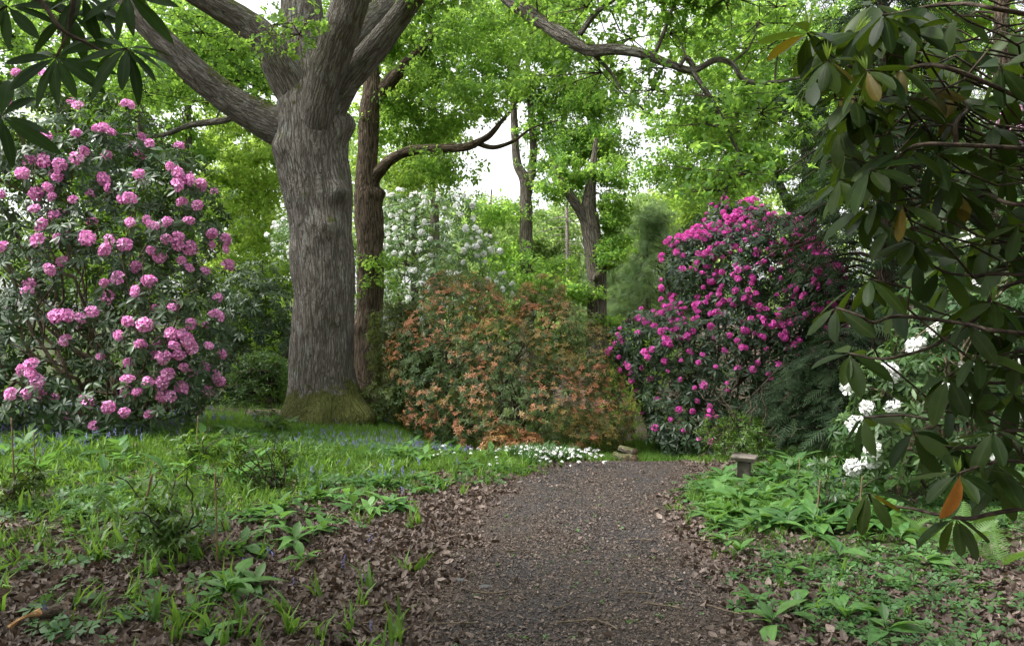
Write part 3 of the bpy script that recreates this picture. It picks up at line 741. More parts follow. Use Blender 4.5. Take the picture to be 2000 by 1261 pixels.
for i, (nm, lb, (bx_, by_), top, blobs, lm, lf) in enumerate(BG):
    zt = CH - (top - 630.5) / F * by_
    py_of = lambda z: 630.5 - (z - CH) / by_ * F
    tr = [(bx_ + 4, py_of(0), by_, .22), (bx_, py_of(zt * .4), by_, .17), (bx_ - 3, py_of(zt * .75), by_, .10), (bx_, py_of(zt), by_, .03)]
    blobs = [b[:6] + (max(4, int(b[6] * .85)),) for b in blobs]
    tree(nm, lb, 'tree', tr, [], blobs, lm, M_BARK3, T_MID, leaf=lf * .95, crad=0.7 if by_ < 30 else 1.0, nsprig=58, seed=40 + i, sides=16, ridge=0.0, trunk_n=40, minz=0.8)

# unseen trees added round and behind the viewpoint so their crowns shade the foreground
def wpx(x, y, z): return (x * F / y + 1000, 630.5 - (z - CH) * F / y)
for i, (tx, ty, lb) in enumerate(((-6.5, 1.5, 'unseen tree added for shade left of the viewpoint'), (6.8, 2.5, 'unseen tree added for shade right of the viewpoint'), (-2.6, -4.5, 'unseen tree added for shade behind the viewpoint to the left'), (3.2, -5.0, 'unseen tree added for shade behind the viewpoint to the right'))):
    tr = [(*wpx(tx, ty, z), ty, rd) for z, rd in ((0, .32), (2.5, .26), (5, .22), (8, .12), (10, .04))]
    bl = []
    for dx, dy, z, rr_, n in ((0, 0, 6.5, 3.0, 26), (1.2, .8, 8.0, 2.6, 16), (-1.2, -.6, 5.0, 2.2, 12), (0, 0, 3.2, 2.0, 8)):
        p = wpx(tx + dx, ty + dy, z); bl.append((p[0], p[1], ty + dy, rr_ * F / (ty + dy), 1.3 * F / (ty + dy), rr_, n))
    tree('broadleaf_tree', lb, 'tree', tr, [], bl, M_OAKLEAF, M_BARK3, T_MID, leaf=0.3, crad=0.9, nsprig=20, seed=140 + i, sides=16, ridge=0.0, trunk_n=30, minz=2.5)

# far wood closing the view: one mass
def far_wood():
    r = np.random.default_rng(77)
    mb = MB()
    n = 400
    az = r.uniform(-48, 48, n); d = r.uniform(52, 70, n)
    x = np.sin(np.radians(az)) * d * 1.15; y = np.cos(np.radians(az)) * d
    hmax = 7.2 + 9.0 * np.clip(np.abs(az - 6) / 14 - 0.35, 0, 1) + 1.2 * np.sin(az)
    z = r.uniform(0.2, 1, n) * hmax + gz(x, y)
    foliage(mb, None, np.stack([x, y, z], 1), 1.9, 40, T_FAR, 0.42, r, 7, 0.9)
    tag(mb.build('far_wood', M_HAZYLEAF), 'pale green mass of far woodland closing the view behind the trees', 'woodland', kind='stuff')
far_wood()

# ------------------------------------------------------------------ conifers
def spray_tpl(seed, n=9, droop=0.25):
    r = random.Random(seed); V, Fc, T = [], [], []
    def quad(a, b, w, up):
        a = np.array(a); b = np.array(b); d = b - a; s = np.cross(d, up); s = s / (np.linalg.norm(s) + 1e-9) * w
        k = len(V); V.extend([a + s * .6, a - s * .6, b - s * .25, b + s * .25]); Fc.append((k, k + 1, k + 2, k + 3)); T.extend([.5] * 4)
    quad((0, 0, 0), (1, 0, -droop), 0.02, (0, 0, 1))
    for i in range(n):
        t = (i + .6) / n; b = np.array([t, 0, -droop * t * t])
        l = 0.42 * (1 - t * .75) * r.uniform(.75, 1.2)
        for sd in (-1, 1):
            e = b + np.array([l * .7, sd * l * .75, -l * .25 + r.uniform(-.05, .05)])
            quad(b, e, 0.034, (0, 0, 1))
    return np.array(V), Fc, np.array(T)
T_SPRAY = [spray_tpl(600 + i) for i in range(5)]

def conifer(name, label, px, Y, top_py, rad_fn, nb, mat, barkmat, tr, spl_len, seed, dens=7, droop=-0.35, z0=0.3, group=None):
    r = np.random.default_rng(seed)
    X = (px - 1000) / F * Y; g = gzp(X, Y); H = CH - (top_py - 630.5) / F * Y - g
    root = empty(name, label, 'tree', (X, Y, g), group)
    mb = MB(); t = np.linspace(0, 1, 40)
    mb.tube(np.stack([np.sin(t * 5) * .03, np.cos(t * 4) * .03, t * H - .15 * (1 - t)], 1), tr * (1 - t) ** .8 + .01, 12, bark_disp(.15, .01)); mb.build('trunk', barkmat, root)
    br, fo = MB(), MB()
    P, A, S = [], [], []
    for i in range(nb):
        u = (i + r.uniform()) / nb; z = z0 + (H - z0) * u
        az = i * 2.4 + r.uniform(-.5, .5); l = rad_fn(u) * r.uniform(.7, 1.15)
        d = np.array([math.cos(az), math.sin(az), 0])
        q = np.linspace(0, 1, 9)[:, None]
        B = np.array([0, 0, z]) + d * l * q + np.array([0, 0, 1.0]) * l * (0.22 * np.sin(q * 2.2) + droop * q ** 2) + r.normal(0, .02 * l, (9, 3)) * q
        br.tube(B, np.linspace(.012 + .012 * l, .004, 9), 5, cap=False)
        n = max(4, int(dens * l * 2))
        tt = r.uniform(.25, 1.0, n) ** .8; k = np.minimum((tt * 8).astype(int), 7); f = (tt * 8 - k)[:, None]
        p = B[k] * (1 - f) + B[k + 1] * f + r.normal(0, .09 * l, (n, 3)) * np.array([1, 1, .7])
        sd = np.where(r.uniform(size=n) < .5, -1, 1)[:, None]
        side = np.array([-d[1], d[0], 0])
        a = d * r.uniform(.4, 1.1, (n, 1)) + side * sd * r.uniform(.2, 1.1, (n, 1)) + np.array([0, 0, 1]) * r.uniform(-.55, .1, (n, 1))
        P.append(p); A.append(a); S.append(spl_len * r.uniform(.6, 1.2, n) * (0.5 + .6 * (1 - tt)))
    P = np.vstack(P); A = norm(np.vstack(A)); S = np.concatenate(S)
    # frame with +X along the spray and Z near up
    zc = np.array([0, 0, 1.0]) + r.normal(0, .45, A.shape); yv = norm(np.cross(zc, A)); zv = np.cross(A, yv)
    M = np.stack([A, yv, zv], 2)
    w = r.integers(0, 5, len(P)); c = np.stack([r.uniform(0, 1, len(P)), r.uniform(0, 1, len(P))], 1)
    for k in range(5):
        mk = w == k; fo.inst(T_SPRAY[k], M[mk], S[mk], P[mk], c[mk])
    tag(br.build('branches', barkmat, root), kind='stuff'); fo.build('crown', mat, root, smooth=False)
    return root

conifer('hemlock_tree', 'dark drooping conifer filling the space right of the magenta bush', 1725, 10.9, -260, lambda u: 1.9 * (1 - u) ** .75 + .2, 180, M_CONIFER, M_TWIG, .16, .56, 71, 7.5)
conifer('hemlock_tree', 'low dark young conifer at the foot of the magenta bush', 1640, 9.6, 640, lambda u: .85 * (1 - u) ** .6 + .1, 70, M_CONIFER, M_TWIG, .05, .42, 72, 13, z0=.1)
conifer('spruce_tree', 'tall dark conifer with bare lower trunk at the upper right corner', 1955, 14.5, -420, lambda u: 2.2 * (1 - u) ** .7 + .2, 90, M_CONIFER, M_BARK2, .26, .7, 73, 5, z0=2.5)
def soft_conifer(label, px, Y, top_py, rad, n, seed, leaf):
    r = np.random.default_rng(seed); X = (px - 1000) / F * Y; g = gzp(X, Y); H = CH - (top_py - 630.5) / F * Y - g
    root = empty('spruce_tree', label, 'tree', (X, Y, g)); t = np.linspace(0, 1, 30)
    mb = MB(); mb.tube(np.stack([np.sin(t * 5) * .04, np.cos(t * 4) * .04, t * H - .15 * (1 - t)], 1), .2 * (1 - t) ** .8 + .012, 12, bark_disp(.15, .01)); mb.build('trunk', M_BARK3, root)
    u = r.uniform(0, 1, n) ** 1.2; az = r.uniform(0, 6.283, n); rr = (rad * (1 - u) ** .65 + .12) * r.uniform(.35, 1.1, n)
    C = np.stack([np.cos(az) * rr, np.sin(az) * rr, .3 + u * (H - .3) - rr * .25], 1)
    br = MB()
    for c in C: br.tube(np.array([[0, 0, min(H * .97, c[2] + np.hypot(c[0], c[1]) * .35)], c * [.55, .55, 1] + [0, 0, .12], c]), [.02, .014, .006], 4, cap=False)
    tag(br.build('branches', M_BARK3, root), kind='stuff')
    fo = MB(); foliage(fo, None, C, .5, 20, T_SPRAY, leaf, r, 7, .35); fo.build('crown', M_SPRUCE, root, smooth=False)
soft_conifer('pale green broad conifer between the leaning trunk and the magenta bush', 1262, 27, 405, 2.2, 105, 74, .5)
soft_conifer('second pale conifer close behind the leaning trunk', 1200, 31, 455, 1.8, 70, 75, .5)
conifer('spruce_tree', 'dark pointed conifer rising behind the white flowers', 808, 30, 255, lambda u: 2.6 * (1 - u) ** .8 + .1, 80, M_SPRUCE, M_BARK3, .2, .85, 76, 4, z0=3)
conifer('spruce_tree', 'dark bluish conifer glimpsed above the pink bush', 275, 19, 150, lambda u: 2.0 * (1 - u) ** .8 + .1, 80, M_CONIFER, M_BARK3, .18, .7, 77, 4, z0=2)

def bare_pole():
    Y = 33; root = empty('dead_pine', 'thin pale bare pine pole with dead twigs in the bright gap', 'tree', (at(1106, 0, Y)[0], Y, 0.0))
    mb = MB(); t = np.linspace(0, 1, 30)
    mb.tube(np.stack([np.sin(t * 3) * .05, t * 0, -.1 + t * 7.2], 1), .11 - .05 * t, 10, bark_disp(.1, 0)); mb.build('trunk', M_DEADTRUNK, root)
    r = np.random.default_rng(3); b = MB()
    for i in range(46):
        z = r.uniform(1.5, 7.0); az = r.uniform(0, 6.28); l = r.uniform(.5, 1.6)
        d = np.array([math.cos(az), math.sin(az), 0])
        q = np.linspace(0, 1, 6)[:, None]
        b.tube(np.array([0, 0, z]) + d * l * q + np.array([0, 0, -.25]) * q ** 2 * l + r.normal(0, .03, (6, 3)) * q, np.linspace(.016, .005, 6), 4, cap=False)
    tag(b.build('branches', M_DEADTRUNK, root), kind='stuff')
bare_pole()

# ------------------------------------------------------------------ bushes
class Lobes:
    def __init__(s, L): s.c = np.array([l[:3] for l in L], float); s.r = np.array([l[3:6] for l in L], float)
    def inside(s, p, skip=None, m=1.0):
        q = np.sum(((p[:, None, :] - s.c) / s.r) ** 2, 2)
        if skip is not None: q[np.arange(len(p)), skip] = 9
        return np.any(q < m, 1)
    def sample(s, n, r, depth=0.0):
        area = s.r[:, 0] * s.r[:, 2] + s.r[:, 1] * s.r[:, 2]
        k = r.choice(len(s.c), n, p=area / area.sum())
        u = norm(r.normal(0, 1, (n, 3)))
        f = 1 - depth * r.uniform(0, 1, (n, 1)) ** 1.4
        p = s.c[k] + u * s.r[k] * f
        nn = norm(u / s.r[k])
        ok = ~s.inside(p, k, 0.80) & (p[:, 2] > gz(p[:, 0], p[:, 1]) + 0.06)
        return p[ok], nn[ok]
    def hit(s, px, py):
        d = at(px, py, 1.0) - np.array([0, 0, CH]); o = np.array([0, 0, CH]); best = None
        for c, r_ in zip(s.c, s.r):
            a = d / r_; b = (o - c) / r_
            A = a @ a; B = 2 * a @ b; C_ = b @ b - 1; D = B * B - 4 * A * C_
            if D < 0: continue
            t = (-B - math.sqrt(D)) / (2 * A)
            if t > 0 and (best is None or t < best[0]):
                p = o + d * t; best = (t, p, norm((p - c) / r_ ** 2))
        return best
    def nearest(s, px, py):
        best = None
        for c, r_ in zip(s.c, s.r):
            p = at(px, py, c[1]); q = np.linalg.norm((p - c) / r_)
            if best is None or q < best[0]: best = (q, p, norm((p - c) / r_ ** 2))
        return best

def put_whorls(mb, tpls, p, ax, size, r, tone):
    w = r.integers(0, len(tpls), len(p))
    for k in range(len(tpls)):
        mk = w == k
        if mk.any():
            c = np.stack([np.clip(tone[mk] + r.normal(0, .2, mk.sum()), 0, 1), r.uniform(0, 1, mk.sum())], 1)
            mb.inst(tpls[k], frames(ax[mk], r.uniform(0, 6.28, mk.sum())), size * r.uniform(.75, 1.2, mk.sum()), p[mk], c)

def truss_mesh(name, mat, seed, nflor=15, open_=0.55):
    """a domed head of frilled five-petalled flowers, unit diameter"""
    r = random.Random(seed); mb = MB()
    for i in range(nflor):
        # fibonacci dome
        u = 1 - (i + .5) / nflor * 1.15; phi = i * 2.39996 + r.uniform(-.2, .2)
        s_ = math.sqrt(max(0, 1 - u * u)); n_ = np.array([s_ * math.cos(phi), s_ * math.sin(phi), u])
        n_ = n_ / np.linalg.norm(n_)
        fr = frames(n_[None, :], np.array([r.uniform(0, 6.28)]))[0]
        base = n_ * r.uniform(.13, .27)
        V, Fc, T = [np.zeros(3)], [], [1.0]
        R_ = 0.25 * r.uniform(.8, 1.2)
        for k in range(5):
            a0 = 2 * math.pi * k / 5 + r.uniform(-.1, .1); h = r.uniform(.15, .24)
            def pt(a, rad, z): return np.array([math.cos(a) * rad, math.sin(a) * rad, z])
            b = len(V)
            V += [pt(a0 - .42, R_ * .5, .12), pt(a0 + .42, R_ * .5, .12), pt(a0 + .50, R_ * r.uniform(.9, 1.1), h), pt(a0, R_ * r.uniform(1.0, 1.3), h - .05 + r.uniform(-.05, .05)), pt(a0 - .50, R_ * r.uniform(.9, 1.1), h)]
            T += [.6, .6, 0, .2, 0]
            Fc += [(0, b, b + 1), (b, b + 4, b + 3, b + 2, b + 1)]
        V = (fr @ np.array(V).T).T + base
        C = np.zeros((len(V), 3)); C[:, 0] = r.uniform(0, 1) * .7 + np.array(T) * -.35 + .3; C[:, 1] = r.uniform(.2, 1); C[:, 2] = T
        mb.raw(V, np.concatenate([np.array(f) for f in Fc]), [len(f) for f in Fc], np.clip(C, 0, 1))
    o = mb.build(name, mat); me = o.data
    bpy.data.objects.remove(o)
    return me

TR = {k: [truss_mesh('flower_cluster', m, 900 + i, max(4, int(n * q))) for i, q in enumerate((.5, .75, 1.0, 1.0, 1.2, .85))] for k, m, n in (('pink', M_PINK, 12), ('magenta', M_MAGENTA, 11), ('white', M_WHITE, 10), ('palepink', M_PALEPINK, 9))}

def stems(lobes, base, n, r, r0=.03, parent=None, mat=None, off=None, spread=.35):
    """each main stem is a part of its own, forking twice inside the bush"""
    for i in range(n):
        k = r.integers(0, len(lobes.c))
        u = norm(r.normal(0, 1, (1, 3)))[0]; u[2] = abs(u[2]) * .8
        tip = lobes.c[k] + u * lobes.r[k] * .85
        if tip[2] < .5: tip[2] = .5 + r.uniform(0, .6)
        b = base + np.array([r.normal(0, spread), r.normal(0, spread * .6), 0]); b[2] = gzp(b[0], b[1]) - .05
        mb = MB()
        Q = curve_link(b, tip, 16, r0 * r.uniform(.7, 1.2), .008, -.05, r); mb.tube(Q[:, :3] - off, Q[:, 3], 7, cap=False)
        for j in range(4):
            a = Q[r.integers(4, 13)]; e = a[:3] + (tip - b) * .25 + r.normal(0, .45, 3)
            q = curve_link(a[:3], e, 9, a[3] * .7, .005, .02, r); mb.tube(q[:, :3] - off, q[:, 3], 5, cap=False)
        mb.build('stem', mat, parent)

def flower(parent, me, p, nrm, size, r, off):
    ax = norm(nrm * .8 + np.array([0, -.25, .55]) + r.normal(0, .28, 3))
    M = frames(ax[None, :], np.array([r.uniform(0, 6.28)]))[0]
    o = child('flower_cluster', me, parent, mat4(M, p - off, size))
    o.scale = [size * r.uniform(.8, 1.15), size * r.uniform(.8, 1.15), size * r.uniform(.7, 1.1)]

# --- pink rhododendron, left
PINK_PX = [(35,147),(90,150),(17,200),(252,210),(155,212),(190,245),(205,255),(226,240),(295,252),(278,270),(298,278),(93,273),(63,266),(153,265),(163,291),(154,315),(353,290),(47,310),(78,312),(122,326),(100,343),(115,350),(48,343),(335,330),(350,342),(376,340),(350,365),(372,357),(394,365),(427,371),(206,355),(175,372),(215,372),(226,387),(257,392),(275,345),(98,370),(106,388),(3,383),(75,383),(147,395),(72,412),(97,412),(388,405),(370,388),(213,298),
(84,443),(7,487),(117,470),(173,470),(217,475),(207,492),(78,475),(248,482),(107,503),(100,530),(257,438),(267,430),(290,440),(307,445),(330,437),(328,470),(352,467),(372,435),(417,460),(415,482),(442,472),(442,490),(372,487),(350,482),(298,493),(315,505),(272,517),(357,513),(372,527),(403,533),(447,523),(40,552),(57,573),(203,552),(207,582),(233,545),(295,553),(267,572),(298,588),(350,587),(338,605),(427,585),(425,620),(410,633),(378,630),(115,620),(135,620),(160,623),(183,613),(253,632),(285,637),(337,653),(358,653),(132,667),(235,658),(277,675),(310,670),(343,677),(368,668),(377,682),(200,700),(242,713),(298,695),(323,700),(352,697),(410,678),(435,693),(37,720),(65,713),(63,732),(76,747),(25,772),(48,772),(75,768),(72,790),(107,787),(143,782),(177,790),(215,798),(130,815),(187,832),(247,808),(237,753),(252,743),(252,770),(270,767),(292,748),(330,733),(320,750),(318,770),(337,777),(362,753),(362,720),(392,737),(405,753),(422,735),(415,722),(430,748),(425,773),(293,812)]

def lobe_px(px, py, Y, rx, ry, rY):
    c = at(px, py, Y); return (c[0], c[1], c[2], rx / F * Y, rY, ry / F * Y)

def bush(name, label, lobes, base_px, tpls, leafmat, size, nsurf, nin, seed, nstem, stemmat, flowers=None, fl_kind=None, fl_size=.18, updir=.55, stem_r=.03, tone_sc=.8, cat='bush', spread=.35, gap=.36):
    r = np.random.default_rng(seed)
    b = np.array([(base_px[0] - 1000) / F * base_px[1], base_px[1], 0.0]); b[2] = gzp(b[0], b[1])
    root = empty(name, label, cat, tuple(b)); off = b
    mb = MB()
    p, n = lobes.sample(nsurf, r, .16)
    p2, n2_ = lobes.sample(nin, r, .6)
    P = np.vstack([p, p2]); Nn = np.vstack([n, n2_])
    P = P + r.normal(0, .05, P.shape) + Nn * ((fbm(P * 1.9 + 50, 2) - .5) * .45)[:, None]
    ax = norm(Nn * .8 + np.array([0, 0, updir]) + r.normal(0, .28, P.shape))
    tone = np.clip((fbm(P * tone_sc + 4, 2) - .5) * 2.2 + .5, 0, 1)
    # gaps: leave out the emptiest tenth so light shows through
    keep = fbm(P * 2.4 + 30, 2) > gap
    P, ax, tone = P[keep], ax[keep], tone[keep]
    fl = list(flowers(lobes, r)) if flowers else []
    if fl:
        fp = np.array([f[0] for f in fl]); fnn = np.array([f[1] for f in fl])
        # a ring of leaves just under each flower head
        P = np.vstack([P, fp - fnn * .05 - np.array([0, 0, .04])]); ax = np.vstack([ax, norm(fnn + np.array([0, -.2, .6]))]); tone = np.concatenate([tone, np.full(len(fp), .7)])
    put_whorls(mb, tpls, P - off, ax, size, r, tone)
    mb.build('foliage', leafmat, root)
    if nstem: stems(lobes, b, nstem, r, stem_r, root, stemmat, off, spread)
    fl.sort(key=lambda f: f[0][1])
    if len(fl) > 300:
        mass = MB()
        for (q, nn, s) in fl[300:]:
            me = TR[fl_kind][r.integers(0, 6)]; ax_ = norm(nn * .8 + np.array([0, -.25, .55])); M_ = frames(ax_[None, :], np.array([r.uniform(0, 6.28)]))[0]
            V = np.array([v.co[:] for v in me.vertices]) @ M_.T * fl_size * s + (q - off)
            C = np.array([d.color[:3] for d in me.color_attributes['col'].data])
            mass.raw(V, np.concatenate([np.array(p.vertices[:]) for p in me.polygons]), [len(p.vertices) for p in me.polygons], C)
        tag(mass.build('flower_mass', TR[fl_kind][0].materials[0], root), kind='stuff'); fl = fl[:300]
    for i, (q, nn, s) in enumerate(fl):
        flower(root, TR[fl_kind][r.integers(0, 6)], q, nn, fl_size * s, r, off)
    return root

def px_flowers(lst, jitter=.0, extra_hidden=0):
    def f(lobes, r):
        out = []
        for (px, py) in lst:
            h = lobes.hit(px, py) or lobes.nearest(px, py)
            out.append((h[1] + (np.array([0, -.04, .02]) if r.uniform() < .62 else -h[2] * r.uniform(.05, .22)), h[2], r.uniform(.72, 1.15)))
        p, n = lobes.sample(extra_hidden * 3, r, .05)
        k = n[:, 1] > .1
        for q, m in list(zip(p[k], n[k]))[:extra_hidden]: out.append((q, m, 1.0))
        return out
    return f

def rand_flowers(n, w, depth=.05, front=-.1):
    def f(lobes, r):
        p, nn = lobes.sample(n * 12, r, depth)
        k = nn[:, 1] < front + .55
        p, nn = p[k], nn[k]
        k = r.uniform(size=len(p)) < w(p, nn); p, nn = p[k], nn[k]
        out = []
        for q, m in zip(p, nn):
            if len(out) >= n: break
            if out and np.min(np.linalg.norm(np.array([o[0] for o in out]) - q, axis=1)) < .045: continue
            out.append((q + m * r.uniform(-.06, .08), m, r.uniform(.65, 1.25)))
        return out
    return f

pinkL = Lobes([lobe_px(190, 560, 10.4, 210, 230, 1.1), lobe_px(150, 330, 10.5, 180, 150, 1.0), lobe_px(330, 420, 10.3, 110, 130, .8), lobe_px(330, 660, 10.2, 115, 170, .9), lobe_px(80, 740, 10.0, 170, 130, .9), lobe_px(-60, 500, 10.3, 200, 260, 1.0), lobe_px(260, 770, 10.0, 150, 90, .8), lobe_px(20, 240, 10.6, 120, 110, .8)])
bush('rhododendron_bush', 'tall dark bush covered in round pink flower heads at the left', pinkL, (180, 10.5), T_RHODO, M_RHODOLEAF, .125, 3300, 1300, 21, 16, M_PALETWIG, px_flowers(PINK_PX, extra_hidden=20), 'pink', .168, stem_r=.035, spread=.6)

# --- magenta rhododendron, right of the path bend
magL = Lobes([lobe_px(1440, 590, 12.4, 150, 170, 1.1), lobe_px(1475, 490, 12.5, 95, 75, .8), lobe_px(1408, 445, 12.6, 42, 50, .5), lobe_px(1460, 425, 12.6, 40, 32, .4), lobe_px(1350, 530, 12.2, 60, 75, .7), lobe_px(1400, 720, 12.0, 175, 150, 1.2), lobe_px(1285, 680, 11.8, 85, 75, .8), lobe_px(1235, 680, 11.7, 40, 45, .4), lobe_px(1318, 775, 11.6, 68, 85, .7), lobe_px(1560, 620, 12.1, 85, 150, .9), lobe_px(1520, 770, 11.7, 150, 120, 1.0), lobe_px(1350, 845, 11.3, 78, 58, .7), lobe_px(1450, 850, 11.3, 130, 55, .7), lobe_px(1550, 470, 12.6, 50, 42, .5), lobe_px(1600, 540, 12.4, 40, 50, .5)])
def mag_w(p, n):
    z = p[:, 2]
    return np.clip(.09 + .91 * sstep(.5, 2.2, z), 0, 1) * (0.35 + 0.65 * sstep(.35, .55, fbm(p * 1.3 + 7, 2)))
bush('rhododendron_bush', 'broad dark bush sprinkled with magenta flowers right of the path bend', magL, (1430, 12.3), T_RHODOFAR, M_RHODOLEAF2, .115, 5600, 2600, 22, 8, M_TWIG, rand_flowers(680, mag_w, front=-.35), 'magenta', .098, gap=.2)

# --- white rhododendron behind
whL = Lobes([lobe_px(840, 470, 18, 95, 90, 1.2), lobe_px(900, 520, 17.8, 80, 80, 1.1), lobe_px(780, 430, 18.2, 60, 60, .9), lobe_px(600, 470, 18.5, 70, 60, .8), lobe_px(870, 420, 18.2, 60, 50, .8), lobe_px(960, 570, 17.6, 50, 40, .7), lobe_px(800, 600, 18, 110, 110, 1.0)])
bush('rhododendron_bush', 'open airy bush with many white flowers behind the brown oak trunk', whL, (830, 18.2), T_RHODOFAR, M_WHITERHODOLEAF, .15, 700, 250, 23, 12, M_TWIG, rand_flowers(250, lambda p, n: sstep(1.3, 3.0, p[:, 2]) * .9 + .05), 'white', .132, stem_r=.05, spread=.7)

# --- orange pieris
pieL = Lobes([lobe_px(900, 645, 12.4, 112, 108, 1.0), lobe_px(875, 578, 12.5, 62, 45, .5), lobe_px(930, 565, 12.5, 42, 34, .5), lobe_px(815, 700, 12.2, 60, 90, .7), lobe_px(1075, 670, 12.3, 85, 95, .9), lobe_px(1050, 592, 12.4, 48, 38, .5), lobe_px(1100, 630, 12.4, 40, 40, .5), lobe_px(960, 730, 12.0, 130, 120, 1.1), lobe_px(1150, 740, 12.2, 75, 95, .8), lobe_px(850, 760, 12.0, 90, 110, .9), lobe_px(1040, 800, 11.7, 130, 85, .9), lobe_px(1172, 815, 11.9, 56, 75, .7), lobe_px(930, 825, 11.6, 110, 55, .7), lobe_px(1105, 848, 11.5, 95, 42, .6)])
pieris = bush('pieris_bush', 'rounded evergreen bush with orange and salmon new leaves beyond the grass', pieL, (1000, 12.3), T_PIERIS, M_PIERIS, .072, 8600, 2200, 24, 8, M_TWIG, updir=.5, gap=.28)
def pieris_new():
    r = np.random.default_rng(25); b = np.array(pieris.location)
    p, n = pieL.sample(8600, r, .07)
    k = (fbm(p * 2.1 + 11, 3) + .10 * n[:, 2] > .44) & (r.uniform(size=len(p)) < .85); p, n = p[k], n[k]
    ax = norm(n * .7 + np.array([0, 0, .7]) + r.normal(0, .25, p.shape))
    mb = MB(); put_whorls(mb, T_PIERIS, p + n * (.03 + (fbm(p * 1.9 + 50, 2) - .5) * .45)[:, None] - b, ax, .058, r, np.clip((fbm(p * 1.6, 2) - .5) * 3.5 + .35, 0, 1))
    mb.build('new_leaves', M_PIERISNEW, pieris)['label'] = 'orange and salmon young leaves'
pieris_new()
g2 = Lobes([lobe_px(790, 680, 12.6, 60, 90, .6), lobe_px(780, 770, 12.3, 60, 60, .6)])
bush('evergreen_shrub', 'dull green shrub squeezed between the massive oak and the orange bush', g2, (790, 12.7), T_PIERIS, M_PIERIS, .08, 2000, 400, 26, 3, M_TWIG)
lowp = Lobes([lobe_px(1000, 868, 11.0, 55, 18, .25)])
low = bush('pieris_bush', 'low red leaved bush by the white garlic flowers', lowp, (1000, 11.0), T_PIERIS, M_PIERISNEW, .08, 260, 40, 27, 2, M_TWIG, stem_r=.01)

# --- shrubs that fill the middle distance
def filler(label, lobes, base, mat, size, n, seed, tp=T_SHRUB, nm='evergreen_shrub'):
    return bush(nm, label, Lobes(lobes), base, tp, mat, size, n, n // 4, seed, 4, M_TWIG, stem_r=.009 if seed == 34 else .025)
filler('shaded laurel shrub left of the massive oak foot', [lobe_px(490, 640, 15, 85, 130, 1.0), lobe_px(540, 720, 15, 70, 90, .9), lobe_px(440, 750, 14.5, 80, 70, .8)], (490, 15), M_RHODOLEAF, .14, 1500, 31, T_RHODOFAR)
filler('bright green low shrub in front of the laurel left of the oak foot', [lobe_px(520, 750, 14, 55, 60, .6), lobe_px(470, 790, 13.8, 60, 40, .5)], (515, 14), M_SHRUB, .09, 1000, 32)
filler('dark shrub behind the pink bush at the left edge', [lobe_px(40, 640, 13, 160, 200, 1.0), lobe_px(250, 620, 13.2, 160, 190, 1.0)], (120, 13), M_SHRUB, .12, 1400, 33)
filler('sparse light green shrub behind the small plank seat', [lobe_px(1440, 850, 9.6, 55, 42, .35), lobe_px(1480, 875, 9.5, 45, 30, .3)], (1450, 9.6), M_SHRUB, .06, 500, 34)
filler('sunlit green shrub in the gap beyond the path bend', [lobe_px(1245, 830, 15, 40, 40, .6), lobe_px(1230, 770, 17, 50, 60, .8)], (1245, 15.2), M_YELLOWLEAF, .09, 700, 35)
filler('green shrub beyond the leaning trunk under the pale conifers', [lobe_px(1230, 710, 22, 80, 80, 1.2)], (1230, 22), M_MIDLEAF, .14, 900, 36)

filler('dark evergreen thicket behind the drooping conifer', [lobe_px(1660, 520, 14.5, 110, 120, .9), lobe_px(1790, 480, 14.5, 130, 170, .9), lobe_px(1700, 680, 14, 150, 160, .9), lobe_px(1900, 620, 13, 160, 200, .9)], (1720, 14.6), M_CONIFER, .14, 1700, 37)

# --- white rhododendron at the right
WR_PX = [(1660,755),(1735,730),(1785,680),(1825,648),(1690,800),(1668,835),(1700,880),(1665,915),(1695,908),(1740,800),(1885,472),(1880,517),(1895,720),(1890,800),(1820,885),(1975,635),(1940,655),(1990,805),(1860,760),(1930,900),(1980,720),(1915,560)]
wrL = Lobes([lobe_px(1790, 790, 6.9, 130, 120, .5), lobe_px(1900, 700, 7.0, 150, 160, .6), lobe_px(1990, 560, 7.2, 140, 170, .6), lobe_px(1720, 860, 6.8, 80, 80, .4), lobe_px(1900, 870, 6.8, 150, 90, .5)])
bush('rhododendron_bush', 'white flowered bush behind the near dark leaves at the right', wrL, (1860, 7.1), T_RHODO, M_WHITERHODOLEAF2, .10, 1300, 500, 28, 8, M_PALETWIG, px_flowers(WR_PX), 'white', .185)
ppL = Lobes([lobe_px(1960, 260, 8.5, 90, 90, .5), lobe_px(2040, 330, 8.5, 110, 140, .6)])
bush('rhododendron_bush', 'pale pink flowered bush glimpsed at the right edge', ppL, (2050, 8.7), T_RHODOFAR, M_RHODOLEAF, .11, 500, 120, 29, 4, M_TWIG, px_flowers([(1945,240),(1990,255),(1975,218),(1942,315),(1985,290),(1960,265),(1938,345)]), 'palepink', .15)

# ------------------------------------------------------------------ near rhododendron branches
def leaf_mesh(name, mat, prof, fold, curl, seed):
    V, Fc, T = leaf_pts(prof, fold, curl, .14 if name == 'leaf' and mat is M_WEED else .07, seed)
    mb = MB(); C = np.zeros((len(V), 3)); C[:, 2] = T
    mb.raw(V, np.concatenate([np.array(f) for f in Fc]), [len(f) for f in Fc], C)
    o = mb.build(name, mat); me = o.data; bpy.data.objects.remove(o); return me
BROAD = [(0, 0), (.05, .015), (.1, .02), (.25, .11), (.45, .165), (.65, .175), (.82, .14), (.93, .08), (1, 0)]
LANC = [(0, 0), (.05, .014), (.1, .02), (.25, .075), (.45, .115), (.65, .115), (.82, .08), (.93, .04), (1, 0)]
NEARL = [leaf_mesh('leaf', M_NEARLEAF, BROAD, f, c, 50 + i) for i, (f, c) in enumerate([(.15, .12), (.3, .2), (-.2, .25), (.1, .3), (.4, .1)])]
